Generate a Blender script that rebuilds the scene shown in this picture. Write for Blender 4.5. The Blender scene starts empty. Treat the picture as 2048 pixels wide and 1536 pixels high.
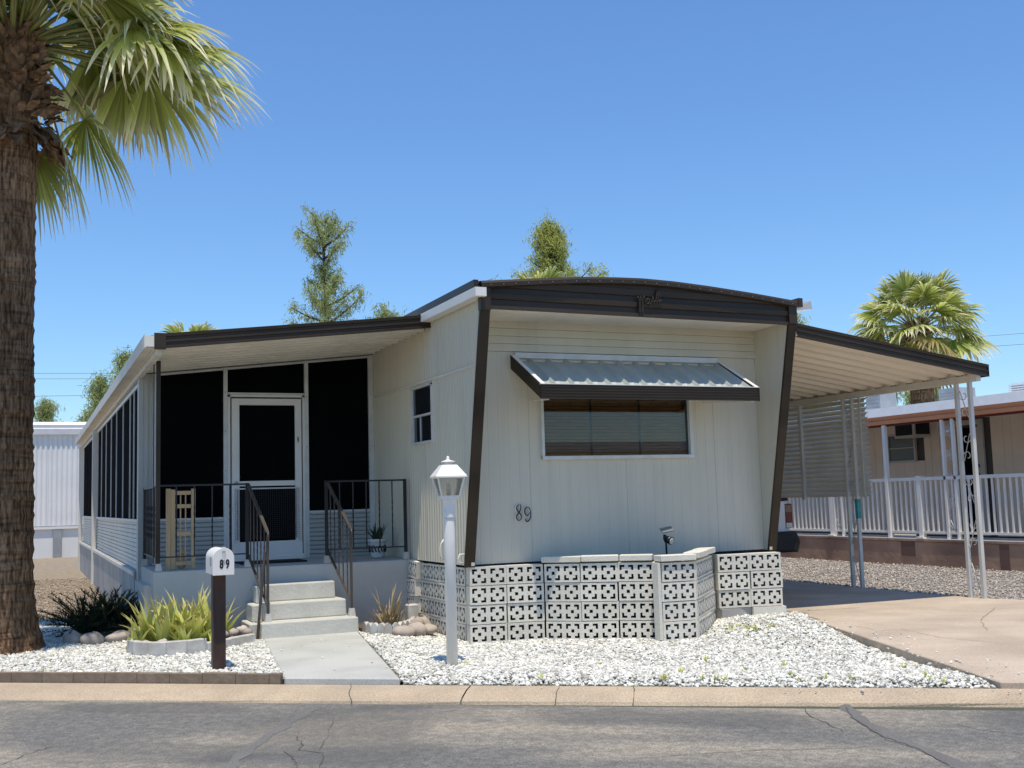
import bpy, bmesh, math, random
import numpy as np
from mathutils import Vector, Matrix
random.seed(7); rng = np.random.default_rng(7)
PI = math.pi; R_ = math.radians
sc = bpy.context.scene
# ------------------------------------------------------------------ camera
cam = bpy.data.cameras.new('camera'); camo = bpy.data.objects.new('camera', cam); sc.collection.objects.link(camo)
yaw, pitch, roll = R_(23.717148), R_(5.91354092), R_(-1.64594711)
fw = Vector((math.sin(yaw)*math.cos(pitch), math.cos(yaw)*math.cos(pitch), math.sin(pitch)))
rt = Vector((math.cos(yaw), -math.sin(yaw), 0)); up = rt.cross(fw)
rt2 = rt*math.cos(roll) + up*math.sin(roll); up2 = up*math.cos(roll) - rt*math.sin(roll)
camo.matrix_world = Matrix(((rt2.x, up2.x, -fw.x, 0), (rt2.y, up2.y, -fw.y, 0), (rt2.z, up2.z, -fw.z, 1.45), (0, 0, 0, 1)))
cam.sensor_fit = 'HORIZONTAL'; cam.sensor_width = 36; cam.lens = 2209.87/2048*36; cam.clip_start = .05; cam.clip_end = 3000
sc.camera = camo
# ------------------------------------------------------------------ world, sun, exposure
SD = Vector((-.065, -.25, 1)).normalized()          # towards the sun
w = bpy.data.worlds.new('World'); sc.world = w; w.use_nodes = True
nt = w.node_tree; bg = nt.nodes['Background']; sky = nt.nodes.new('ShaderNodeTexSky'); sky.sky_type = 'NISHITA'; sky.sun_disc = False
sky.sun_elevation = math.asin(SD.z); sky.sun_rotation = math.atan2(SD.x, SD.y)
sky.altitude = 400; sky.air_density = 1.3; sky.dust_density = 0; sky.ozone_density = 8
wbn = nt.nodes.new('ShaderNodeMixRGB'); wbn.blend_type = 'MULTIPLY'; wbn.inputs[0].default_value = 1; wbn.inputs[2].default_value = (.81, .955, 1.09, 1)   # one white balance for the whole sky
nt.links.new(sky.outputs[0], wbn.inputs[1]); nt.links.new(wbn.outputs[0], bg.inputs[0]); bg.inputs[1].default_value = .15
sl = bpy.data.lights.new('sun', 'SUN'); sl.energy = 4.3; sl.angle = R_(.53); sl.color = (1, .905, .76)
so = bpy.data.objects.new('sun', sl); sc.collection.objects.link(so); so.rotation_euler = SD.to_track_quat('Z', 'Y').to_euler(); so.location = (0, 0, 30)
sc.view_settings.view_transform = 'Standard'; sc.view_settings.look = 'None'; sc.view_settings.gamma = 1; sc.view_settings.use_curve_mapping = False
sc.view_settings.exposure = 0
sc.render.engine = 'CYCLES'; sc.cycles.max_bounces = 10; sc.cycles.diffuse_bounces = 7; sc.cycles.use_denoising = True
COL = sc.collection
# ------------------------------------------------------------------ materials
def M(name, c, c2=None, scale=3, rough=.7, bump=0, bscale=30, metal=0, detail=4, stretch=(1, 1, 1), rnd=0, isl=0, spec=.5, pos=(.35, .65), trans=0, c3=None, scale3=.6, amt3=.5, speck=0, sscale=75, drip=0):
    m = bpy.data.materials.new(name); m.use_nodes = True; t = m.node_tree; N = t.nodes; L = t.links; b = N['Principled BSDF']
    b.inputs['Roughness'].default_value = rough; b.inputs['Metallic'].default_value = metal; b.inputs['Specular IOR Level'].default_value = spec
    g = N.new('ShaderNodeNewGeometry'); mp = N.new('ShaderNodeMapping'); mp.inputs['Scale'].default_value = stretch; L.new(g.outputs['Position'], mp.inputs['Vector'])
    col = None
    c4 = lambda q: (*q, 1)
    if c2 is None: c2 = tuple(x*.86 for x in c)
    n = N.new('ShaderNodeTexNoise'); n.inputs['Scale'].default_value = scale; n.inputs['Detail'].default_value = detail; L.new(mp.outputs[0], n.inputs['Vector'])
    r = N.new('ShaderNodeValToRGB'); r.color_ramp.elements[0].position = pos[0]; r.color_ramp.elements[1].position = pos[1]
    r.color_ramp.elements[0].color = c4(c2); r.color_ramp.elements[1].color = c4(c); L.new(n.outputs['Fac'], r.inputs['Fac']); col = r.outputs['Color']
    if c3:
        n3 = N.new('ShaderNodeTexNoise'); n3.inputs['Scale'].default_value = scale3; n3.inputs['Detail'].default_value = 5; L.new(mp.outputs[0], n3.inputs['Vector'])
        r3 = N.new('ShaderNodeValToRGB'); r3.color_ramp.elements[0].position = .42; r3.color_ramp.elements[1].position = .62; L.new(n3.outputs['Fac'], r3.inputs['Fac'])
        mu = N.new('ShaderNodeMath'); mu.operation = 'MULTIPLY'; mu.inputs[1].default_value = amt3; L.new(r3.outputs['Color'], mu.inputs[0])
        mx = N.new('ShaderNodeMixRGB'); L.new(mu.outputs[0], mx.inputs['Fac']); L.new(col, mx.inputs['Color1']); mx.inputs['Color2'].default_value = c4(c3); col = mx.outputs[0]
    if rnd or isl:
        h = N.new('ShaderNodeHueSaturation'); mr = N.new('ShaderNodeMapRange'); a = rnd or isl
        mr.inputs['To Min'].default_value = 1-a; mr.inputs['To Max'].default_value = 1+a*.7
        src = N.new('ShaderNodeObjectInfo').outputs['Random'] if rnd else g.outputs['Random Per Island']
        L.new(src, mr.inputs['Value']); L.new(mr.outputs[0], h.inputs['Value']); L.new(col, h.inputs['Color']); col = h.outputs[0]
    if speck:
        ns = N.new('ShaderNodeTexNoise'); ns.inputs['Scale'].default_value = sscale; ns.inputs['Detail'].default_value = 2; L.new(g.outputs['Position'], ns.inputs['Vector'])
        ms = N.new('ShaderNodeMapRange'); ms.inputs['From Min'].default_value = .3; ms.inputs['From Max'].default_value = .7; ms.inputs['To Min'].default_value = 1-speck; ms.inputs['To Max'].default_value = 1+speck; L.new(ns.outputs['Fac'], ms.inputs['Value'])
        hs = N.new('ShaderNodeHueSaturation'); L.new(ms.outputs[0], hs.inputs['Value']); L.new(col, hs.inputs['Color']); col = hs.outputs[0]
    if drip:      # faint vertical dirt streaks
        md = N.new('ShaderNodeMapping'); md.inputs['Scale'].default_value = (9, 9, .45); L.new(g.outputs['Position'], md.inputs['Vector']); nd = N.new('ShaderNodeTexNoise'); nd.inputs['Scale'].default_value = 1; nd.inputs['Detail'].default_value = 5; L.new(md.outputs[0], nd.inputs['Vector'])
        rd = N.new('ShaderNodeMapRange'); rd.inputs['From Min'].default_value = .48; rd.inputs['From Max'].default_value = .75; rd.inputs['To Min'].default_value = 1; rd.inputs['To Max'].default_value = 1-drip; L.new(nd.outputs['Fac'], rd.inputs['Value'])
        hd = N.new('ShaderNodeHueSaturation'); L.new(rd.outputs[0], hd.inputs['Value']); L.new(col, hd.inputs['Color']); col = hd.outputs[0]
    L.new(col, b.inputs['Base Color'])
    if bump:
        nb = N.new('ShaderNodeTexNoise'); nb.inputs['Scale'].default_value = bscale; nb.inputs['Detail'].default_value = 3; L.new(mp.outputs[0], nb.inputs['Vector'])
        bp = N.new('ShaderNodeBump'); bp.inputs['Strength'].default_value = bump; bp.inputs['Distance'].default_value = .01; L.new(nb.outputs['Fac'], bp.inputs['Height']); L.new(bp.outputs[0], b.inputs['Normal'])
    if trans:
        tr = N.new('ShaderNodeBsdfTranslucent'); L.new(col, tr.inputs['Color']); mxs = N.new('ShaderNodeMixShader'); mxs.inputs[0].default_value = trans
        L.new(b.outputs[0], mxs.inputs[1]); L.new(tr.outputs[0], mxs.inputs[2]); L.new(mxs.outputs[0], N['Material Output'].inputs['Surface'])
    return m
m_siding = M('siding_paint', (.665, .62, .49), (.615, .575, .455), scale=1.2, drip=.07, rough=.55, bump=.05, bscale=8, c3=(.58, .54, .43), scale3=.5, amt3=.35, stretch=(1, 1, .35))
m_siding_side = M('side_siding_paint', (.64, .595, .465), (.59, .545, .425), scale=1.5, drip=.07, rough=.55, bump=.05, bscale=8, stretch=(1, 1, .35))
m_brown = M('brown_trim_paint', (.038, .025, .014), (.028, .018, .010), scale=2.5, rough=.42, bump=.06, bscale=7, spec=.3, c3=(.066, .046, .028), scale3=1.1, amt3=.5, stretch=(.5, 1, 1.5))
m_white = M('white_paint', (.84, .81, .75), (.79, .76, .70), scale=3, rough=.45)
m_whitedirt = M('weathered_white_paint', (.78, .74, .64), (.68, .645, .56), scale=2.5, drip=.08, rough=.6, stretch=(1, 1, .4))
m_alu = M('aluminium_frame', (.70, .70, .66), (.60, .60, .57), scale=6, rough=.4, spec=.6)
m_screen = M('dark_sun_screen', (.005, .0055, .006), (.0035, .004, .005), scale=1.5, rough=.95, spec=.02)
m_greypaint = M('grey_porch_paint', (.56, .55, .50), (.50, .49, .445), scale=2, rough=.75, bump=.15, bscale=25)
m_greymetal = M('grey_corrugated_metal', (.48, .49, .46), (.43, .44, .41), scale=2, rough=.5)
m_step = M('painted_step_concrete', (.58, .57, .50), (.52, .51, .445), scale=4, rough=.85, bump=.4, bscale=30, speck=.06, c3=(.50, .49, .44), scale3=2.2, amt3=.5)
m_walk = M('pale_walk_concrete', (.49, .495, .45), (.43, .435, .395), scale=3, rough=.85, bump=.15, bscale=60, c3=(.53, .53, .48), scale3=1.3, amt3=.8, speck=.11)
m_block = M('painted_breeze_block', (.79, .745, .625), (.72, .675, .565), scale=6, rough=.85, bump=.35, bscale=70, rnd=.07, speck=.08, c3=(.58, .56, .48), scale3=3, amt3=.35)
m_blockhole = M('shaded_block_hole', (.30, .29, .26), (.24, .235, .21), scale=6, rough=.9, bump=.3, bscale=60)  # darker tone for hole walls and block backs, shade painted into the colour
m_footing = M('stained_footing_concrete', (.46, .44, .40), (.34, .32, .29), scale=1.6, rough=.9, bump=.3, bscale=20, detail=7)
m_asphalt = M('worn_asphalt', (.40, .36, .295), (.31, .285, .24))
STAINS = [(1.95, 7.45, .75, 1.15, .50), (.95, 9.1, .9, .20, .45), (4.2, 6.6, .95, .36, .45), (.74, 7.55, .9, .30, .35), (6.3, 5.2, .8, .3, .35)]
def asphalt_nodes(m):
    t = m.node_tree; N = t.nodes; L = t.links; N.clear(); out = N.new('ShaderNodeOutputMaterial'); b = N.new('ShaderNodeBsdfPrincipled'); b.inputs['Roughness'].default_value = .92; L.new(b.outputs[0], out.inputs[0])
    g = N.new('ShaderNodeNewGeometry'); mp = N.new('ShaderNodeMapping'); mp.vector_type = 'POINT'; mp.inputs['Rotation'].default_value = (0, 0, R_(35.4)); L.new(g.outputs['Position'], mp.inputs['Vector'])
    def noise(sc_, det, st=(1, 1, 1), lo=.35, hi=.65, dist=0):
        m2 = N.new('ShaderNodeMapping'); m2.inputs['Scale'].default_value = st; L.new(mp.outputs[0], m2.inputs['Vector']); n = N.new('ShaderNodeTexNoise'); n.inputs['Scale'].default_value = sc_; n.inputs['Detail'].default_value = det; n.inputs['Distortion'].default_value = dist; L.new(m2.outputs[0], n.inputs['Vector'])
        r = N.new('ShaderNodeMapRange'); r.inputs['From Min'].default_value = lo; r.inputs['From Max'].default_value = hi; r.interpolation_type = 'SMOOTHSTEP'; L.new(n.outputs['Fac'], r.inputs['Value']); return r.outputs[0], n
    def mix(a, b_, f, ty='MIX'):
        x = N.new('ShaderNodeMixRGB'); x.blend_type = ty
        for i_, v in ((1, a), (2, b_)):
            if isinstance(v, tuple): x.inputs[i_].default_value = (*v, 1)
            else: L.new(v, x.inputs[i_])
        if isinstance(f, float): x.inputs[0].default_value = f
        else: L.new(f, x.inputs[0])
        return x.outputs[0]
    big, _ = noise(.55, 5, (.55, 1, 1), .40, .60, .6); streak, _ = noise(1.1, 6, (.16, 2.2, 1), .42, .62); fine, nf = noise(95, 3, (1, 1, 1), .34, .66); mid, _ = noise(14, 6, (1, 1, 1), .35, .68)
    spot, _ = noise(2.3, 3, (1, 1, 1), .66, .74)
    c = mix((.155, .150, .138), (.265, .24, .195), big); c = mix(c, (.145, .143, .135), streak); 
    x = N.new('ShaderNodeMath'); x.operation = 'MULTIPLY'; x.inputs[1].default_value = .45; L.new(streak, x.inputs[0]); c = mix(mix((.165, .160, .146), (.30, .268, .215), big), (.15, .148, .14), x.outputs[0])
    y = N.new('ShaderNodeMath'); y.operation = 'MULTIPLY'; y.inputs[1].default_value = .35; L.new(spot, y.inputs[0]); c = mix(c, (.10, .098, .092), y.outputs[0])
    c = mix(c, mix((.70, .70, .70), (1.30, 1.29, 1.26), fine), 1.0, 'MULTIPLY'); c = mix(c, mix((.82, .82, .82), (1.12, 1.12, 1.1), mid), 1.0, 'MULTIPLY')
    wv, _ = noise(.9, 4, (1, 1, 1), .2, .8)
    for cx, cy, rx, ry, k in STAINS:      # old sealed and oil-darkened areas, each with its own outline
        v = N.new('ShaderNodeVectorMath'); v.operation = 'SUBTRACT'; v.inputs[1].default_value = (cx*math.cos(R_(35.4))-cy*math.sin(R_(35.4)), cx*math.sin(R_(35.4))+cy*math.cos(R_(35.4)), 0); L.new(mp.outputs[0], v.inputs[0])
        d = N.new('ShaderNodeVectorMath'); d.operation = 'MULTIPLY'; d.inputs[1].default_value = (1/rx, 1/ry, 0); L.new(v.outputs[0], d.inputs[0]); ln = N.new('ShaderNodeVectorMath'); ln.operation = 'LENGTH'; L.new(d.outputs[0], ln.inputs[0])
        ad = N.new('ShaderNodeMath'); ad.operation = 'MULTIPLY_ADD'; L.new(wv, ad.inputs[0]); ad.inputs[1].default_value = .9; L.new(ln.outputs['Value'], ad.inputs[2])
        f = N.new('ShaderNodeMapRange'); f.interpolation_type = 'SMOOTHSTEP'; f.inputs['From Min'].default_value = 1.15; f.inputs['From Max'].default_value = 1.6; f.inputs['To Min'].default_value = k; f.inputs['To Max'].default_value = 0; L.new(ad.outputs[0], f.inputs['Value'])
        c = mix(c, (.085, .085, .082), f.outputs[0])
    L.new(c, b.inputs['Base Color']); bp = N.new('ShaderNodeBump'); bp.inputs['Strength'].default_value = .6; bp.inputs['Distance'].default_value = .006; L.new(nf.outputs['Fac'], bp.inputs['Height']); L.new(bp.outputs[0], b.inputs['Normal'])
asphalt_nodes(m_asphalt)
m_crack = M('crack', (.10, .095, .085), rough=.9)
m_patch = M('asphalt_sealer', (.17, .165, .15), (.145, .14, .128), scale=3, rough=.85, speck=.22, bump=.3, bscale=120)
m_curb = M('pink_curb_concrete', (.52, .415, .285), (.46, .365, .25), scale=5, rough=.88, bump=.5, bscale=90, detail=8, c3=(.38, .30, .21), scale3=1.5, amt3=.55, speck=.2)
m_drive = M('tan_driveway_concrete', (.56, .46, .35), (.49, .40, .30), scale=2, rough=.85, bump=.3, bscale=60, detail=8, c3=(.40, .325, .24), scale3=.9, amt3=.8, speck=.13)
m_edging = M('tan_edging_concrete', (.26, .20, .14), (.20, .155, .11), scale=14, rough=.9, bump=.3, bscale=50, rnd=.08)
m_stone = M('white_marble_chip', (.80, .785, .70), (.52, .49, .40), scale=11, rough=.7, isl=.38, pos=(.34, .52))
m_tanstone = M('tan_gravel_stone', (.50, .40, .29), (.36, .28, .20), scale=9, rough=.8, isl=.4)
m_greystone = M('grey_gravel_stone', (.52, .47, .41), (.38, .34, .30), scale=9, rough=.8, isl=.4)
m_yard = M('yard_dirt', (.34, .28, .20), (.24, .19, .135), scale=8, rough=.95, bump=.6, bscale=60, detail=9)
m_yardw = M('pale_chip_dust', (.27, .255, .19), (.16, .15, .11), scale=25, rough=.95, bump=.6, bscale=60, detail=6)
m_greybed = M('grey_gravel_dust', (.36, .32, .27), (.25, .22, .18), scale=30, rough=.95, bump=.6, bscale=60, detail=6)
m_black = M('black_iron', (.02, .018, .017), (.014, .013, .012), scale=4, rough=.45)
m_iron = M('brown_iron_paint', (.07, .055, .045), (.055, .043, .036), scale=4, rough=.4)
m_post = M('dark_brown_wood_post', (.06, .028, .018), (.042, .019, .012), scale=9, rough=.6, bump=.2, bscale=25, stretch=(3, 3, .5))
m_wood = M('pale_pine_wood', (.62, .44, .24), (.50, .34, .18), scale=6, rough=.6, bump=.15, bscale=20, stretch=(4, 4, .5))
m_number = M('black_number_paint', (.012, .012, .012), rough=.4)
m_trunk = M('palm_trunk_bark', (.2, .13, .08))
def trunk_nodes(m):
    t = m.node_tree; N = t.nodes; L = t.links; N.clear(); out = N.new('ShaderNodeOutputMaterial'); b = N.new('ShaderNodeBsdfPrincipled'); b.inputs['Roughness'].default_value = .95; b.inputs['Specular IOR Level'].default_value = .15; L.new(b.outputs[0], out.inputs[0])
    g = N.new('ShaderNodeNewGeometry')
    def ns(scl, sc_, det=6):
        m2 = N.new('ShaderNodeMapping'); m2.inputs['Scale'].default_value = scl; L.new(g.outputs['Position'], m2.inputs['Vector']); n = N.new('ShaderNodeTexNoise'); n.inputs['Scale'].default_value = sc_; n.inputs['Detail'].default_value = det; L.new(m2.outputs[0], n.inputs['Vector']); return n.outputs['Fac']
    fib = ns((38, 38, 5), 1); rng_ = ns((1.2, 1.2, 16), 1.6, 4); big = ns((1, 1, 1), 1.6, 5)
    def ramp(src, *st):
        r = N.new('ShaderNodeValToRGB'); e = r.color_ramp.elements; e[0].position, e[0].color = st[0][0], (*st[0][1], 1); e[1].position, e[1].color = st[-1][0], (*st[-1][1], 1)
        for p_, c_ in st[1:-1]: q = e.new(p_); q.color = (*c_, 1)
        L.new(src, r.inputs['Fac']); return r.outputs[0]
    c1 = ramp(fib, (.36, (.075, .044, .026)), (.50, (.18, .112, .065)), (.66, (.30, .20, .125))); c2 = ramp(rng_, (.34, (.62, .60, .58)), (.44, (1, 1, 1)), (.60, (1.12, 1.1, 1.06))); c3 = ramp(big, (.35, (.75, .72, .70)), (.65, (1.15, 1.12, 1.08)))
    x = N.new('ShaderNodeMixRGB'); x.blend_type = 'MULTIPLY'; x.inputs[0].default_value = 1; L.new(c1, x.inputs[1]); L.new(c2, x.inputs[2]); y = N.new('ShaderNodeMixRGB'); y.blend_type = 'MULTIPLY'; y.inputs[0].default_value = 1; L.new(x.outputs[0], y.inputs[1]); L.new(c3, y.inputs[2]); L.new(y.outputs[0], b.inputs['Base Color'])
    ad = N.new('ShaderNodeMath'); ad.operation = 'ADD'; L.new(fib, ad.inputs[0]); L.new(rng_, ad.inputs[1]); bp = N.new('ShaderNodeBump'); bp.inputs['Strength'].default_value = 1; bp.inputs['Distance'].default_value = .035; L.new(ad.outputs[0], bp.inputs['Height']); L.new(bp.outputs[0], b.inputs['Normal'])
trunk_nodes(m_trunk)
m_boot = M('dry_leaf_base', (.33, .20, .105), (.10, .055, .03), scale=12, rough=.8, bump=.4, bscale=30, stretch=(1, 1, .4), rnd=.35)
m_bark = M('tree_bark', (.10, .065, .04), (.05, .033, .02), scale=6, rough=.95, bump=.6, bscale=10)
m_soil = M('planter_soil', (.16, .115, .075), (.08, .055, .038), scale=20, rough=.95, bump=.8, bscale=60)
m_rock = M('river_rock', (.52, .44, .36), (.38, .32, .27), scale=8, rough=.75, bump=.2, bscale=20, rnd=.2)
m_planter = M('weathered_white_edging', (.62, .60, .55), (.45, .42, .37), scale=7, rough=.85, bump=.3, bscale=40, rnd=.05)
m_tire = M('tyre_rubber', (.012, .012, .012), rough=.8)
m_bumper = M('black_bumper', (.008, .008, .009), rough=.55)
m_car = M('white_car_paint', (.72, .73, .74), (.70, .71, .72), rough=.2, spec=.6)
m_red = M('red_tail_lens', (.16, .005, .005), rough=.15)
m_peach = M('peach_siding', (.88, .69, .50), (.81, .63, .46), scale=2, rough=.7)
m_orange = M('orange_fascia_paint', (.66, .29, .15), (.58, .25, .125), scale=2, rough=.6)
m_maroon = M('maroon_trim_paint', (.13, .02, .012), rough=.6)
m_rwhite = M('white_roof_coating', (.80, .80, .80), (.74, .74, .74), scale=4, rough=.7, bump=.3, bscale=8)
m_stucco = M('brown_stucco', (.46, .30, .21), (.36, .235, .165), scale=2.5, rough=.9, bump=.8, bscale=10, c3=(.17, .10, .08), scale3=.55, amt3=.7)
m_cream = M('cream_door_paint', (.60, .52, .42), rough=.6)
m_galv = M('galvanised_metal', (.42, .44, .45), (.34, .36, .37), scale=4, rough=.45, metal=.3)
m_neigh = M('neighbour_white_siding', (.80, .80, .78), (.74, .74, .72), scale=1.5, rough=.6)
m_louver = M('louver_slat_paint', (.74, .68, .54), (.66, .61, .48), scale=3, rough=.5)
m_soffit = M('carport_pan_paint', (.80, .74, .62), (.74, .68, .57), scale=1.2, rough=.45, stretch=(.4, 3, 1))
m_awn = M('awning_slate_metal', (.46, .50, .46), (.38, .41, .38), scale=2.2, rough=.38, spec=.6)
m_blind = M('bamboo_blind', (.34, .18, .06), (.20, .10, .033), scale=12, rough=.6, stretch=(.4, 1, 8))
m_teal = M('teal_paint', (.05, .36, .36), (.04, .25, .26), scale=8, rough=.6)
m_pot = M('white_glazed_pot', (.72, .72, .70), rough=.25)
m_solar = M('solar_lamp_metal', (.30, .31, .32), rough=.35, metal=.4)
m_wire = M('wire', (.16, .17, .19), rough=.7)
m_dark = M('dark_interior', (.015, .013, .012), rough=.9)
m_seam = M('fine_seam', (.10, .09, .075), rough=.9)
def glass(name, c, rough=.03, tr=.0, spec=.5, ior=1.5, alpha=None):
    m = bpy.data.materials.new(name); m.use_nodes = True; t = m.node_tree; N = t.nodes; b = N['Principled BSDF']
    b.inputs['Base Color'].default_value = (*c, 1); b.inputs['Roughness'].default_value = rough; b.inputs['Specular IOR Level'].default_value = spec; b.inputs['IOR'].default_value = ior
    if alpha is not None:
        tb = N.new('ShaderNodeBsdfTransparent'); gb = N.new('ShaderNodeBsdfGlossy'); gb.inputs['Roughness'].default_value = rough; fr = N.new('ShaderNodeFresnel'); fr.inputs[0].default_value = ior
        mu = N.new('ShaderNodeMath'); mu.operation = 'ADD'; mu.inputs[1].default_value = alpha; t.links.new(fr.outputs[0], mu.inputs[0])
        tb.inputs['Color'].default_value = (*c, 1); mx = N.new('ShaderNodeMixShader'); t.links.new(mu.outputs[0], mx.inputs[0]); t.links.new(tb.outputs[0], mx.inputs[1]); t.links.new(gb.outputs[0], mx.inputs[2])
        t.links.new(mx.outputs[0], N['Material Output'].inputs['Surface'])
    return m
m_glassdark = glass('dark_window_glass', (.02, .022, .024), .03)
m_glassclear = glass('clear_window_glass', (.92, .93, .92), .01, alpha=.0)
m_lampglass = glass('lamp_glass', (.93, .93, .9), .1, alpha=.08)
def leafmat(name, c, c2, tip, trans=.3, isl=.3, rough=.45, tpos=(.6, .95)):
    m = bpy.data.materials.new(name); m.use_nodes = True; t = m.node_tree; N = t.nodes; L = t.links; b = N['Principled BSDF']; b.inputs['Roughness'].default_value = rough; b.inputs['Specular IOR Level'].default_value = .25
    g = N.new('ShaderNodeNewGeometry'); at = N.new('ShaderNodeAttribute'); at.attribute_name = 'along'
    r = N.new('ShaderNodeValToRGB'); e = r.color_ramp.elements; e[0].position = 0; e[0].color = (*c, 1); e[1].position = tpos[1]; e[1].color = (*tip, 1); q = e.new(tpos[0]); q.color = (*c2, 1)
    L.new(at.outputs['Fac'], r.inputs['Fac'])
    h = N.new('ShaderNodeHueSaturation'); mr = N.new('ShaderNodeMapRange'); mr.inputs['To Min'].default_value = 1-isl; mr.inputs['To Max'].default_value = 1+isl
    L.new(g.outputs['Random Per Island'], mr.inputs['Value']); L.new(mr.outputs[0], h.inputs['Value']); L.new(r.outputs[0], h.inputs['Color']); L.new(h.outputs[0], b.inputs['Base Color'])
    tr = N.new('ShaderNodeBsdfTranslucent'); L.new(h.outputs[0], tr.inputs['Color']); mx = N.new('ShaderNodeMixShader'); mx.inputs[0].default_value = trans
    L.new(b.outputs[0], mx.inputs[1]); L.new(tr.outputs[0], mx.inputs[2]); L.new(mx.outputs[0], N['Material Output'].inputs['Surface']); return m
m_frond = leafmat('fan_palm_frond', (.26, .31, .035), (.45, .49, .13), (.82, .77, .55), .45, .40)
m_frondb = leafmat('old_palm_frond', (.15, .15, .03), (.30, .26, .08), (.42, .30, .15), .3, .25)
m_petiole = M('palm_petiole', (.24, .24, .06), (.18, .18, .05), rough=.4)
m_aloe = leafmat('aloe_leaf', (.42, .46, .09), (.60, .62, .16), (.66, .56, .22), .15, .22, .4)
m_dry = leafmat('dry_succulent_leaf', (.28, .24, .11), (.42, .33, .19), (.45, .33, .2), .1, .3, .6)
m_juniper = leafmat('juniper_needles', (.022, .036, .016), (.03, .05, .02), (.06, .09, .035), .1, .4, .6)
m_pine = leafmat('pine_needles', (.30, .35, .12), (.42, .47, .19), (.46, .49, .22), .5, .4, .6)
m_pine2 = leafmat('yellow_pine_needles', (.36, .40, .09), (.48, .50, .14), (.52, .53, .18), .5, .4, .6)
m_pot_leaf = leafmat('dark_pot_leaf', (.035, .05, .025), (.04, .06, .03), (.06, .07, .04), .1, .3, .5)
m_twig = M('bare_twigs', (.22, .18, .15), rough=.9)
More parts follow.
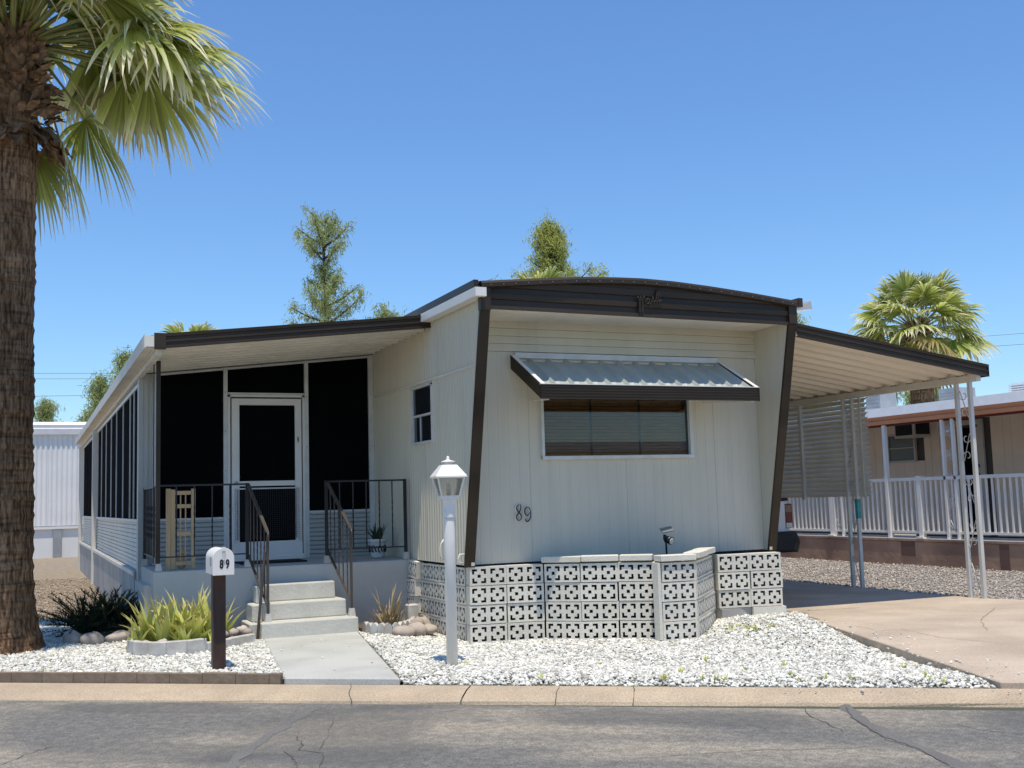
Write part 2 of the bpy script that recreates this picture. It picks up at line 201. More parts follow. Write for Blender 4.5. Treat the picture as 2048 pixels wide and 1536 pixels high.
# ------------------------------------------------------------------ helpers
def wloc(o):
    v = Vector((0, 0, 0))
    while o is not None: v = v + Vector(o.location); o = o.parent
    return v
def props(o, label=None, cat=None, group=None, kind=None):
    if label: o['label'] = label
    if cat: o['category'] = cat
    if group: o['group'] = group
    if kind: o['kind'] = kind
    return o
def thing(name, label, cat, loc=(0, 0, 0), group=None, rz=0):
    o = bpy.data.objects.new(name, None); o.empty_display_size = .2; COL.objects.link(o); o.location = loc; o.rotation_euler = (0, 0, rz)
    return props(o, label, cat, group)
class MB:
    def __init__(s): s.v = []; s.f = []; s.a = []
    def add(s, vs, fs, al=None):
        n = len(s.v); s.v += [tuple(v) for v in vs]; s.f += [tuple(i+n for i in f) for f in fs]; s.a += list(al) if al is not None else [0]*len(vs); return s
    def box(s, x0, y0, z0, x1, y1, z1):
        if x0 > x1: x0, x1 = x1, x0
        if y0 > y1: y0, y1 = y1, y0
        if z0 > z1: z0, z1 = z1, z0
        return s.add([(x0,y0,z0),(x1,y0,z0),(x1,y1,z0),(x0,y1,z0),(x0,y0,z1),(x1,y0,z1),(x1,y1,z1),(x0,y1,z1)], [(0,3,2,1),(4,5,6,7),(0,1,5,4),(1,2,6,5),(2,3,7,6),(3,0,4,7)])
    def hexa(s, p):   # 8 points bottom ring then top ring, ccw from above
        return s.add(p, [(0,3,2,1),(4,5,6,7),(0,1,5,4),(1,2,6,5),(2,3,7,6),(3,0,4,7)])
    def bar(s, a, b, w, h=None, up=(0, 0, 1), tw=0):
        a = Vector(a); b = Vector(b); d = (b-a).normalized(); u = Vector(up)
        if abs(d.dot(u)) > .99: u = Vector((0, 1, 0))
        x = d.cross(u).normalized(); y = x.cross(d).normalized(); h = h or w; x = x*w/2; y = y*h/2
        return s.add([a-x-y, a+x-y, a+x+y, a-x+y, b-x-y, b+x-y, b+x+y, b-x+y], [(0,3,2,1),(4,5,6,7),(0,1,5,4),(1,2,6,5),(2,3,7,6),(3,0,4,7)])
    def tube(s, pts, r, n=6, cap=True):
        P = [Vector(p) for p in pts]; m = len(P); rr = r if hasattr(r, '__len__') else [r]*m; vs = []; fs = []; px = None
        for i, p in enumerate(P):
            d = (P[min(i+1, m-1)]-P[max(i-1, 0)]).normalized()
            if px is None:
                px = d.cross(Vector((0, 0, 1)))
                if px.length < .05: px = d.cross(Vector((1, 0, 0)))
            px = (px - d*px.dot(d)).normalized(); py = d.cross(px)
            for k in range(n):
                a = 2*PI*k/n; vs.append(p + (px*math.cos(a)+py*math.sin(a))*rr[i])
        for i in range(m-1):
            for k in range(n): fs.append((i*n+k, i*n+(k+1) % n, (i+1)*n+(k+1) % n, (i+1)*n+k))
        if cap: fs += [tuple(range(n-1, -1, -1)), tuple(range((m-1)*n, m*n))]
        return s.add(vs, fs)
    def twist(s, a, b, w, turns=3, seg=24, r0=.25, r1=.75):   # square bar, twisted in its middle
        a = Vector(a); b = Vector(b); vs = []; fs = []
        for i in range(seg+1):
            t = i/seg; tt = min(max((t-r0)/(r1-r0), 0), 1); an = tt*turns*PI/2; p = a.lerp(b, t); k = w*.707
            for q in range(4):
                c = an+PI/4+q*PI/2; vs.append(p+Vector((math.cos(c)*k, math.sin(c)*k, 0)))
        for i in range(seg):
            for q in range(4): fs.append((i*4+q, i*4+(q+1) % 4, (i+1)*4+(q+1) % 4, (i+1)*4+q))
        return s.add(vs, fs)
    def lathe(s, prof, c=(0, 0), n=20, ph=0):
        vs = []; fs = []; m = len(prof)
        for r, z in prof:
            for k in range(n): a = 2*PI*k/n+ph; vs.append((c[0]+r*math.cos(a), c[1]+r*math.sin(a), z))
        for i in range(m-1):
            for k in range(n): fs.append((i*n+k, i*n+(k+1) % n, (i+1)*n+(k+1) % n, (i+1)*n+k))
        fs += [tuple(range(n-1, -1, -1)), tuple(range((m-1)*n, m*n))]
        return s.add(vs, fs)
    def prism(s, poly, z0, z1):
        n = len(poly); zf0 = z0 if callable(z0) else (lambda x, y: z0); zf1 = z1 if callable(z1) else (lambda x, y: z1)
        vs = [(x, y, zf0(x, y)) for x, y in poly]+[(x, y, zf1(x, y)) for x, y in poly]
        return s.add(vs, [tuple(range(n-1, -1, -1)), tuple(range(n, 2*n))]+[(i, (i+1) % n, n+(i+1) % n, n+i) for i in range(n)])
    def extr(s, A, B, closed=False):   # strip between two polylines
        n = len(A); k = n if closed else n-1
        return s.add(list(A)+list(B), [(i, (i+1) % n, n+(i+1) % n, n+i) for i in range(k)])
    def build(s, name, mat, parent=None, smooth=False, bevel=0, local=False, seg=1):
        me = bpy.data.meshes.new(name); o3 = (0, 0, 0) if local else wloc(parent)
        me.from_pydata([(v[0]-o3[0], v[1]-o3[1], v[2]-o3[2]) for v in s.v], [], s.f)
        if any(s.a): at = me.attributes.new('along', 'FLOAT', 'POINT'); at.data.foreach_set('value', s.a)
        if smooth: me.polygons.foreach_set('use_smooth', [True]*len(me.polygons))
        me.materials.append(mat); o = bpy.data.objects.new(name, me); COL.objects.link(o)
        if parent is not None: o.parent = parent
        if bevel:
            b = o.modifiers.new('bevel', 'BEVEL'); b.width = bevel; b.segments = seg; b.limit_method = 'ANGLE'
        return o
def bx(name, mat, parent, *c, bevel=0): return MB().box(*c).build(name, mat, parent, bevel=bevel)
def place(me, name, parent, loc, rot=(0, 0, 0), scale=(1, 1, 1), bevel=0):
    o = bpy.data.objects.new(name, me); COL.objects.link(o); o.parent = parent
    pl = wloc(parent) if parent is not None else Vector((0, 0, 0)); o.location = Vector(loc)-pl; o.rotation_euler = rot; o.scale = scale
    if bevel: b = o.modifiers.new('bevel', 'BEVEL'); b.width = bevel; b.segments = 1
    return o
def mesh_only(mb, mat, name='piece', smooth=False):
    me = bpy.data.meshes.new(name); me.from_pydata([tuple(v) for v in mb.v], [], mb.f); me.materials.append(mat)
    if any(mb.a): at = me.attributes.new('along', 'FLOAT', 'POINT'); at.data.foreach_set('value', mb.a)
    if smooth: me.polygons.foreach_set('use_smooth', [True]*len(me.polygons))
    return me
def copy_tree(o, loc=None, parent=None):
    c = o.copy(); COL.objects.link(c); c.parent = parent
    if loc is not None: c.location = loc
    for ch in list(o.children): copy_tree(ch, None, c)
    return c
def ribprof(a0, a1, pitch, depth, kind='groove', extra=()):
    """list of (a, offset) from a0 to a1"""
    out = []; a = a0
    if kind == 'groove': pat = [(0, 0), (.82, 0), (.88, -1), (.92, -1), (.96, 0)]
    elif kind == 'corr': pat = [(0, 0), (.12, .35), (.28, 1), (.5, 1), (.66, .35), (.8, 0)]
    elif kind == 'pan': pat = [(0, 0), (.70, 0), (.76, -1), (.94, -1)]
    elif kind == 'lap': pat = [(0, 0), (.68, 0), (.73, -1), (.93, -1), (.98, 0)]
    while a < a1-1e-6:
        for t, o in pat:
            q = a+t*pitch
            if q < a1: out.append((q, o*depth))
        a += pitch
    out.append((a1, out[-1][1]))
    def val(x):
        for (p, u), (q, v) in zip(out, out[1:]):
            if p <= x <= q: return u+(v-u)*((x-p)/(q-p) if q > p else 0)
        return 0
    for x in extra:
        if a0 < x < a1: out.append((x, val(x)))
    return sorted(out)
def ribwall(mb, axis, plane, sign, prof, zlo, zhi, hole=None):
    """vertical wall with vertical ribs; axis 'x' runs along x at y=plane, axis 'y' runs along y at x=plane"""
    zl = zlo if callable(zlo) else (lambda a: zlo); zh = zhi if callable(zhi) else (lambda a: zhi)
    def pt(a, o, z): return (a, plane+sign*o, z) if axis == 'x' else (plane+sign*o, a, z)
    for (a, o), (b, p) in zip(prof, prof[1:]):
        if b-a < 1e-7: continue
        mid = (a+b)/2
        segs = [(zl(a), zl(b), zh(a), zh(b))]
        if hole and hole[0] <= mid <= hole[1]: segs = [(zl(a), zl(b), hole[2], hole[2]), (hole[3], hole[3], zh(a), zh(b))]
        for l0, l1, h0, h1 in segs: mb.add([pt(a, o, l0), pt(b, p, l1), pt(b, p, h1), pt(a, o, h0)], [(0, 1, 2, 3)])
    return mb
def inpoly(P, poly):
    x, y = P[:, 0], P[:, 1]; r = np.zeros(len(P), bool); n = len(poly)
    for i in range(n):
        x0, y0 = poly[i]; x1, y1 = poly[(i+1) % n]
        if y0 == y1: continue
        c = ((y0 > y) != (y1 > y)) & (x < (x1-x0)*(y-y0)/(y1-y0)+x0); r ^= c
    return r
def stones(name, poly, dens, s0, s1, mat, exclude=(), lo=False, zfun=None, parent=None, cap=60000):
    poly = np.array(poly); mn = poly.min(0); mx = poly.max(0); n = int((mx-mn).prod()*dens)
    P = rng.uniform(mn, mx, (n, 2)); k = inpoly(P, poly)
    for e in exclude: k &= ~inpoly(P, np.array(e))
    P = P[k][:cap]; n = len(P)
    S0 = rng.uniform(0, 1, (n, 1))**1.6
    if lo: V = np.array([(1,0,0),(0,1,0),(-1,0,0),(0,-1,0),(0,0,1),(0,0,-1)], float); F = np.array([(0,1,4),(1,2,4),(2,3,4),(3,0,4),(1,0,5),(2,1,5),(3,2,5),(0,3,5)])
    else:
        t = (1+5**.5)/2; V = np.array([(-1,t,0),(1,t,0),(-1,-t,0),(1,-t,0),(0,-1,t),(0,1,t),(0,-1,-t),(0,1,-t),(t,0,-1),(t,0,1),(-t,0,-1),(-t,0,1)], float); V /= np.linalg.norm(V[0])
        F = np.array([(0,11,5),(0,5,1),(0,1,7),(0,7,10),(0,10,11),(1,5,9),(5,11,4),(11,10,2),(10,7,6),(7,1,8),(3,9,4),(3,4,2),(3,2,6),(3,6,8),(3,8,9),(4,9,5),(2,4,11),(6,2,10),(8,6,7),(9,8,1)])
    nv = len(V); S = (s0*.75+(s1*1.2-s0*.75)*S0)*np.stack([rng.uniform(.8, 1.35, n), rng.uniform(.6, 1, n), rng.uniform(.4, .75, n)], 1)
    A = V[None]*rng.uniform(.72, 1.25, (n, nv, 1))*S[:, None, :]
    th = rng.uniform(0, 2*PI, n); ti = rng.normal(0, .38, n); tj = rng.normal(0, .38, n)
    c, s_ = np.cos(ti)[:, None], np.sin(ti)[:, None]; y = A[..., 1]*c-A[..., 2]*s_; z = A[..., 1]*s_+A[..., 2]*c
    c, s_ = np.cos(tj)[:, None], np.sin(tj)[:, None]; x = A[..., 0]*c+z*s_; z = -A[..., 0]*s_+z*c
    c, s_ = np.cos(th)[:, None], np.sin(th)[:, None]; X = x*c-y*s_; Y = x*s_+y*c
    zz = zfun(P[:, 0], P[:, 1]) if zfun else np.zeros(n)
    X += P[:, :1]; Y += P[:, 1:]; z += (zz+rng.uniform(.0, 1, n)*s1*.8)[:, None]
    W = np.stack([X, Y, z], 2).reshape(-1, 3); FF = (F[None]+(np.arange(n)*nv)[:, None, None]).reshape(-1)
    me = bpy.data.meshes.new(name); me.vertices.add(len(W)); me.vertices.foreach_set('co', W.ravel()); nf = len(FF)//3
    me.loops.add(len(FF)); me.loops.foreach_set('vertex_index', FF); me.polygons.add(nf); me.polygons.foreach_set('loop_start', np.arange(nf)*3); me.polygons.foreach_set('loop_total', np.full(nf, 3))
    me.update(); me.materials.append(mat); o = bpy.data.objects.new(name, me); COL.objects.link(o)
    if parent: o.parent = parent
    o['kind'] = 'stuff'; return o
def blob(mb, c, r, seed=0, n=9, m=7):
    rr = random.Random(seed); vs = []; fs = []; ph = rr.uniform(0, 6); k1, k2 = rr.uniform(.05, .16), rr.uniform(.05, .14)
    for i in range(m+1):
        t = PI*i/m
        for j in range(n):
            a = 2*PI*j/n; q = 1+k1*math.sin(2*a+ph)+k2*math.sin(3*t+a+ph)
            vs.append((c[0]+r[0]*q*math.sin(t)*math.cos(a), c[1]+r[1]*q*math.sin(t)*math.sin(a), c[2]+r[2]*q*math.cos(t)))
    for i in range(m):
        for j in range(n): fs.append((i*n+j, (i+1)*n+j, (i+1)*n+(j+1) % n, i*n+(j+1) % n))
    mb.add(vs, fs)
# kerb frame: s along the kerb, t away from the road
O = (-.197, 10.796); DX, DY = .8148, -.5797
def K(s, t): return (O[0]+s*DX-t*DY, O[1]+s*DY+t*DX)
# ================================================================== SETTING
def terr(x, y):
    z = .02 + .0*x
    return z
mb = MB(); S = [-300, -120, -60]+list(range(-30, 61, 3))+[90, 150, 400]; T = [.0, 1, 2, 4, 8, 15, 25, 40, 80, 200, 900]
for i, s in enumerate(S):
    for t in T: x, y = K(s, t); mb.v.append((x, y, -.10)); mb.a.append(0)
nT = len(T)
for i in range(len(S)-1):
    for j in range(nT-1): mb.f.append((i*nT+j, (i+1)*nT+j, (i+1)*nT+j+1, i*nT+j+1))
props(mb.build('ground', m_yard), kind='structure')
mb = MB(); mb.add([(*K(-300, -.46), -.080), (*K(400, -.46), -.080), (*K(400, -10.5), -.080), (*K(-300, -10.5), -.080)], [(3, 2, 1, 0)])
road = props(mb.build('road', m_asphalt), kind='structure')
mb = MB(); mb.add([(*K(-300, -10.5), -.02), (*K(400, -10.5), -.02), (*K(400, -400), -.02), (*K(-300, -400), -.02)], [(3, 2, 1, 0)])
props(mb.build('far_side_ground', m_yard), kind='structure')
def ribbon(pts, w0, z, jit=.02, sub=5, name='crack', mat=None, parent=None):
    P = []; 
    for (a, b), (c, d) in zip(pts, pts[1:]):
        for k in range(sub): t = k/sub; P.append((a+(c-a)*t+random.uniform(-jit, jit), b+(d-b)*t+random.uniform(-jit, jit)))
    P.append(pts[-1]); A = []; B = []
    for i, p in enumerate(P):
        q = P[min(i+1, len(P)-1)]; r = P[max(i-1, 0)]; dx, dy = q[0]-r[0], q[1]-r[1]; l = math.hypot(dx, dy) or 1; ww = w0*(random.uniform(.5, 1.3) if jit else 1)*(1 if 0 < i < len(P)-1 else .3 if jit else 1)/2
        A.append((p[0]-dy/l*ww, p[1]+dx/l*ww, z)); B.append((p[0]+dy/l*ww, p[1]-dx/l*ww, z))
    return MB().extr(B, A).build(name, mat or m_crack, parent)
def at(px, py, z=0.):   # point of a horizontal plane seen at a pixel of the photograph
    d = fw*2209.87+rt2*(px-1024)-up2*(py-768); t = (z-1.45)/d.z; return (d.x*t, d.y*t)
RZ = -.076
for pts, wd in (([(1605,1412),(1622,1432),(1660,1450),(1690,1462)], .012), ([(1690,1412),(1710,1440),(1760,1470),(1830,1495),(1900,1530)], .02), ([(1380,1508),(1500,1500),(1680,1496),(1780,1490)], .01),
              ([(1900,1447),(1980,1462),(2048,1468)], .01), ([(590,1470),(605,1488),(600,1500),(650,1505),(640,1536)], .012), ([(0,1530),(60,1505),(110,1490)], .012), ([(570,1500),(590,1520),(598,1536)], .01), ([(640,1500),(655,1475),(668,1432)], .008), ([(1180,1536),(1260,1518),(1400,1506)], .008)):
    ribbon([at(x, y, RZ) for x, y in pts], wd*.55, RZ, .012, 6, 'crack', m_crack, road)
ribbon([at(x, y, RZ+.0) for x, y in [(1690,1408),(1722,1440),(1790,1475),(1960,1545)]], .10, RZ-.002, .02, 6, 'sealed_crack', m_patch, road)
mb = MB(); pp = [at(x, y, RZ) for x, y in [(655,1407),(1080,1409),(1010,1438),(905,1452),(760,1478),(640,1560),(410,1562),(530,1480)]]
ribbon([at(x, y, RZ) for x, y in [(640,1406),(600,1432),(530,1475),(440,1545)]], .10, RZ-.002, .015, 6, 'sealed_crack', m_patch, road)
curb = thing('kerb', None, None, K(0, 0)+(0,)); curb['kind'] = 'structure'
prof = [(0, -.11), (0, -.014), (-.03, -.010), (-.22, -.024), (-.40, -.058), (-.455, -.076), (-.47, -.10)]
js = [-30, -14, -8, -1.9, 4.22, 10.3, 16.4, 22.5, 30]
for a, b in zip(js, js[1:]):
    n = 12; mb = MB(); A = []
    for i in range(n+1):
        s = a+.006+(b-a-.012)*i/n; wk_ = min(max(.44-.028*(s-.5), .20), .6)/.455; A.append([(*K(s, t*wk_+(random.uniform(-.008, .008) if k > 4 else 0)), z) for k, (t, z) in enumerate(prof)])
    for p, q in zip(A, A[1:]): mb.extr(q, p)
    mb.build('kerb_section', m_curb, curb, smooth=False)
for pts in ([(705,1371),(700,1384),(704,1401)], [(1122,1371),(1112,1386),(1108,1402)], [(1262,1371),(1270,1385),(1264,1400)]):
    ribbon([at(x, y, -.03) for x, y in pts], .006, .014, .008, 5, 'crack', m_crack, curb)
c_ = [o for o in curb.children if o.name.startswith('crack')]
for o in c_:      # lay the crack down the rolled kerb face
    for v in o.data.vertices:
        wx, wy = v.co.x+curb.location.x, v.co.y+curb.location.y; t = (wx-O[0])*(-DY)+(wy-O[1])*DX
        wk_ = min(max(.44-.028*((wx-O[0])*DX+(wy-O[1])*DY-.5), .20), .6)/.455; t = t/wk_; zz = float(np.interp(-t, [0, .03, .22, .40, .455], [-.012, -.010, -.024, -.058, -.076]))
        v.co.z = zz+.004
# driveway
DRV = [K(8.15, .0), (8.28, 10.98), (8.28, 28), (10.98, 28), (10.98, 11.4), (11.05, 10.5), (11.5, 9.6), K(17.5, 0)]
dr = props(MB().prism(DRV, -.12, lambda x, y: .035).build('driveway', m_drive, bevel=.008), kind='structure')
ribbon([at(1560, 1224, .04), at(1720, 1215, .04)], .012, .039, .0, 3, 'joint', m_crack, dr)
ribbon([at(1420, 1290, .04), at(1420, 1290, .04)], .001, .03, 0, 1, 'joint', m_crack, dr) if 0 else None
for pts_ in ([(1700, 1250), (1760, 1262), (1800, 1258), (1880, 1275), (2040, 1290)], [(1990, 1215), (1960, 1240), (1975, 1262)]):
    ribbon([at(a, b, .036) for a, b in pts_], .006, .0385, .01, 5, 'crack', m_edging, dr)
WALK = [K(2.64, .005), K(3.63, .005), (3.36, 12.06), (2.33, 12.06)]
wk = props(MB().prism(WALK, -.12, lambda x, y: .04).build('walkway', m_walk, bevel=.01), kind='structure')
PL1 = [(.92, 12.0), (.98, 11.62), (1.2, 11.40), (1.5, 11.43), (1.75, 11.60), (2.2, 11.98), (2.2, 12.74), (1.0, 12.74)]
PL2 = [(3.40, 12.16), (3.50, 11.85), (3.68, 11.72), (3.90, 11.95), (4.10, 12.35), (4.12, 12.74), (3.4, 12.74)]
BLK = [(4.30, 10.96), (5.03, 10.86), (5.98, 10.1), (5.96, 9.92), (6.38, 9.89), (7.1, 10.62), (7.86, 10.44), (8.3, 10.6), (8.3, 12), (4.25, 14)]
def zg(x, y):      # the chips lie lower at the foot of the left blocks and heap up at the right
    x = np.asarray(x, float); y = np.asarray(y, float); t = (x-O[0])*(-DY)+(y-O[1])*DX
    q = np.clip(t/1.6, 0, 1); q = q*q*(3-2*q); m = np.clip((x-6.4)/1.0, 0, 1); m = m*m*(3-2*m); n = np.clip((y-8.6)/1.6, 0, 1); lft = np.clip((x-3.6)/.6, 0, 1)
    return -.020+.030*np.clip(t/.22, 0, 1)-.062*q*(1-m*n)*lft+.045*m*n
LW = [K(-2.6, .09), K(2.62, .09), (2.33, 12.0), (2.2, 12.76), (1.2, 12.76), (1.2, 15.2), (.2, 16.2), (-2.2, 16.5)]
RW = [K(3.66, .02), K(8.13, .02), (8.26, 10.96), (8.3, 11), (4.26, 12.7), (3.38, 12.75), (3.38, 12.05)]
props(MB().prism(LW, -.12, lambda x, y: .012).build('gravel_bed', m_yardw), kind='structure')
mb = MB(); gx = np.arange(2.6, 8.61, .2); gy = np.arange(5.8, 13.01, .2); Z_ = zg(*np.meshgrid(gx, gy)); nx_ = len(gx)
for j in range(len(gy)):
    for i in range(nx_): mb.v.append((gx[i], gy[j], float(Z_[j, i])-.004)); mb.a.append(0)
C_ = np.array([[(gx[i]+.1, gy[j]+.1) for i in range(nx_-1)] for j in range(len(gy)-1)]).reshape(-1, 2); in_ = inpoly(C_, np.array([K(3.4, .12), K(8.3, .12), (8.29, 11), (8.29, 13.1), (3.2, 13.1), (3.2, 12.06)])).reshape(len(gy)-1, nx_-1)
for j in range(len(gy)-1):
    for i in range(nx_-1):
        if in_[j, i]: mb.f.append((j*nx_+i, j*nx_+i+1, (j+1)*nx_+i+1, (j+1)*nx_+i))
mb.add([(*K(3.64, .004), -.016), (*K(8.14, .004), -.016), (*K(8.14, .32), -.0165), (*K(3.64, .32), -.0165)], [(0, 1, 2, 3)])
props(mb.build('gravel_bed', m_yardw), kind='structure')
props(MB().prism([(-60, 16), (-5, 15.6), (1.25, 14.7), (1.25, 29.9), (5, 29.9), (5, 60), (-60, 60)], -.09, lambda x, y: .0).build('tan_gravel_bed', m_yard), kind='structure')
props(MB().prism([(11.0, 10.55), (11.5, 9.6), K(17.6, .02), K(60, .02), (90, 60), (11.0, 60)], -.09, lambda x, y: .0).build('grey_gravel_bed', m_greybed), kind='structure')
props(stones('white_gravel', LW, 2600, .0105, .020, m_stone, exclude=[PL1], zfun=lambda x, y: .012+0*x))
props(stones('white_gravel', RW, 2600, .0105, .020, m_stone, exclude=[PL2, BLK], zfun=zg))
props(stones('tan_gravel', [(-5, 15.6), (1.2, 14.8), (1.2, 26), (-6, 26)], 620, .011, .022, m_tanstone, lo=True, zfun=lambda x, y: .0+0*x, cap=24000))
props(stones('grey_gravel', [(11.0, 10.55), (11.5, 9.6), (14, 6), (15, 9), (15, 26), (11.0, 26)], 620, .014, .026, m_greystone, lo=True, zfun=lambda x, y: .0+0*x, cap=34000))
props(stones('spilled_gravel', [K(3.6, -.16), K(8.4, -.16), K(8.4, .0), K(3.6, .0)], 60, .007, .014, m_stone, zfun=lambda x, y: -.014+0*x))
props(stones('spilled_gravel', [K(7.9, .1), K(8.6, .1), (8.6, 10.8), (8.25, 10.8)], 35, .007, .015, m_stone, zfun=lambda x, y: .038+0*x))
props(stones('spilled_gravel', WALK, 9, .006, .012, m_stone, zfun=lambda x, y: .042+0*x))
# haze-free far power lines are added with the trees
# ================================================================== MOBILE HOME
house = thing('mobile_home', 'off-white ribbed mobile home with brown fascia and slanted brown corner fins', 'mobile home', (6.15, 11, 0))
zf = 3.39
FY = 10.3
# front wall: three ribbed sheets around the window, and horizontal boards above
holeF = (5.17, 7.09, 1.89, 2.62)
for a, b in ((4.30, 5.02), (5.022, 6.22), (6.222, 7.42), (7.422, 8.05)):
    mb = MB(); ribwall(mb, 'x', 11.0, -1, ribprof(a, b, .12, .0028, 'groove', (holeF[0], holeF[1])), .76, 3.05, holeF); mb.build('front_wall_sheet', m_siding, house)
for k in range(4):
    z0 = 3.052+k*.085; z1 = z0+.083
    MB().hexa([(4.30, 10.978, z0), (8.05, 10.978, z0), (8.05, 11.02, z0), (4.30, 11.02, z0), (4.30, 10.99, z1), (8.05, 10.99, z1), (8.05, 11.02, z1), (4.30, 11.02, z1)]).build('siding_board', m_siding, house)
bx('soffit', m_whitedirt, house, 4.30, 10.33, zf-.005, 8.05, 11.02, zf+.03)
# fascia following the arched roof, with real horizontal ribs
ARX, ARZ = [4.1, 4.2, 4.84, 5.32, 5.75, 6.1, 6.5, 6.95, 7.5, 8.1, 8.3], [3.637, 3.645, 3.705, 3.746, 3.766, 3.773, 3.761, 3.732, 3.685, 3.623, 3.60]
def ztop(x): return float(np.interp(x, ARX, ARZ))
def zbot(x): return zf-(x-4.2)*.008
xs = [4.20+i*(8.16-4.20)/40 for i in range(41)]
fr = [(0, 0), (.035, -.006), (.04, -.02), (.10, -.024), (.105, -.004), (.16, 0), (.165, -.018), (.225, -.024), (.23, -.004), (.30, 0), (.305, -.012), (.45, -.012)]
mb = MB(); rows = []
for h, o in fr: rows.append([(x, FY-.004-o*1.0, min(zbot(x)+h, ztop(x)-.02)) for x in xs])
rows.insert(0, [(x, FY+.03, zbot(x)) for x in xs])
for A, B in zip(rows, rows[1:]): mb.extr(A, B)
mb.build('fascia', m_brown, house)
mb = MB()
for A, B in (([(x, FY-.045, ztop(x)-.045) for x in xs], [(x, FY-.045, ztop(x)-.004) for x in xs]), ([(x, FY-.045, ztop(x)-.004) for x in xs], [(x, FY-.028, ztop(x)+.022) for x in xs]), ([(x, FY-.028, ztop(x)+.022) for x in xs], [(x, FY+.05, ztop(x)+.026) for x in xs]), ([(x, FY+.02, ztop(x)-.06) for x in xs], [(x, FY-.045, ztop(x)-.045) for x in xs])): mb.extr(A, B)
mb.build('roof_edge_trim', m_brown, house)
mb = MB()
for i in range(28):
    x = 4.3+i*.14; mb.box(x, FY-.051, ztop(x)-.028, x+.007, FY-.044, ztop(x)-.021)
sc_ = mb.build('trim_screws', m_galv, house); sc_['kind'] = 'stuff'
xr = [4.14]+xs[1:-1]+[8.22]
mb = MB().extr([(x, FY-.0, ztop(min(max(x, 4.2), 8.16))+.02) for x in xr], [(x, 30, ztop(min(max(x, 4.2), 8.16))+.02) for x in xr]); mb.extr([(x, 30, ztop(min(max(x, 4.2), 8.16))-.02) for x in xr], [(x, FY+.04, ztop(min(max(x, 4.2), 8.16))-.02) for x in xr])
mb.build('roof', m_rwhite, house)
# brown roof edge along the sides
bx('side_roof_edge', m_brown, house, 4.12, FY-.03, 3.60, 4.17, 30, 3.675); bx('side_roof_edge', m_brown, house, 8.18, FY-.03, 3.57, 8.24, 30, 3.675)
# side fins: slanted front edges
def fin(x0, x1, inner):
    P = [(FY+.01, zf+.02), (10.89, .86), (10.89, .76), (11.01, .76), (11.01, zf+.02)]
    mb = MB(); n = len(P); mb.add([(x0, y, z) for y, z in P]+[(x1, y, z) for y, z in P], [tuple(range(n)), tuple(range(2*n-1, n-1, -1))]+[(i, n+i, n+(i+1) % n, (i+1) % n) for i in range(n)]); mb.build('fin_panel', m_siding, house)
fin(4.262, 4.300, 1); fin(8.052, 8.09, 1)
for xa, xb in ((4.195, 4.305), (8.048, 8.155)):
    mb = MB()
    for (y0, z0), (y1, z1) in (((FY-.012, 3.42), (10.875, .87)), ((10.875, .872), (10.90, .745))):
        mb.hexa([(xa, y1, z1), (xb, y1, z1), (xb, y1+.035, z1), (xa, y1+.035, z1), (xa, y0, z0), (xb, y0, z0), (xb, y0+.035, z0), (xa, y0+.035, z0)])
    mb.build('fin_trim', m_brown, house)
    bx('corner_cap', m_brown, house, xa-.002, FY-.02, 3.37, xb+.002, FY+.05, 3.60)
# left side wall, ribbed
holeS = (11.95, 12.64, 2.15, 2.78)
def zlo(y): return max(.76, 3.39-(y-FY-.02)*4.46) if y < 10.95 else .76
for zl, zh, hole in ((zlo, lambda y: 2.83, holeS), (lambda y: 2.852, lambda y: 3.62, None)):
    for a, b in ((FY+.02, 12.20), (12.202, 13.4), (13.402, 14.3)):
        z2 = (lambda y, zl=zl: max(zl(y), 0)) if hole else (lambda y: max(zlo(y), 2.852))
        mb = MB(); ribwall(mb, 'y', 4.25, -1, ribprof(a, b, .083, .013, 'corr', (holeS[0], holeS[1], 10.43)), z2, (lambda y, zh=zh, zl=zl: max(zh(y), zl(y))), hole); mb.build('side_wall_sheet', m_siding_side, house)
bx('trim_strip', m_whitedirt, house, 4.228, 10.50, 2.829, 4.25, 14.28, 2.853)
bx('back_side_wall', m_siding_side, house, 4.25, 14.4, .76, 4.29, 30, 3.6); bx('right_side_wall', m_siding_side, house, 8.09, 11.01, .76, 8.13, 30, 3.6); bx('rear_wall', m_siding_side, house, 4.29, 29.9, .76, 8.09, 30, 3.6)
bx('floor_deck', m_dark, house, 4.29, 11.0, .70, 8.09, 29.9, .765)
bx('skirting', m_whitedirt, house, 8.10, 11.2, .0, 8.125, 30, .758)
# gutters
mb = MB().box(4.115, 10.22, 3.50, 4.235, 11.93, 3.505).box(4.115, 10.22, 3.505, 4.120, 11.93, 3.592).box(4.115, 10.215, 3.50, 4.235, 10.22, 3.59); mb.build('gutter', m_white, house)
mb = MB(); mb.add([(8.24, 10.5, 3.56), (8.56, 10.5, 3.60), (8.56, 10.62, 3.60), (8.24, 10.62, 3.56), (8.24, 10.49, 3.64), (8.52, 10.47, 3.69), (8.60, 10.64, 3.655), (8.24, 10.63, 3.64)], [(0, 1, 5, 4), (0, 3, 2, 1), (3, 7, 6, 2), (1, 2, 6)]); mb.build('gutter_stub', m_white, house)
bx('downspout_bracket', m_white, house, 4.215, 11.43, .82, 4.235, 11.45, 1.02)
mb = MB().tube([(4.225, 11.62, .80), (4.19, 11.62, .84), (4.18, 11.62, .90), (4.19, 11.62, .97), (4.225, 11.62, 1.02)], .008, 6); mb.build('tie_hook', m_white, house, smooth=True)
mb = MB().tube([(4.225, 10.98, .78), (4.16, 10.98, .80), (4.15, 10.98, .84), (4.17, 10.98, .88), (4.225, 10.98, .88)], .010, 6); mb.build('tie_hook', m_white, house, smooth=True)
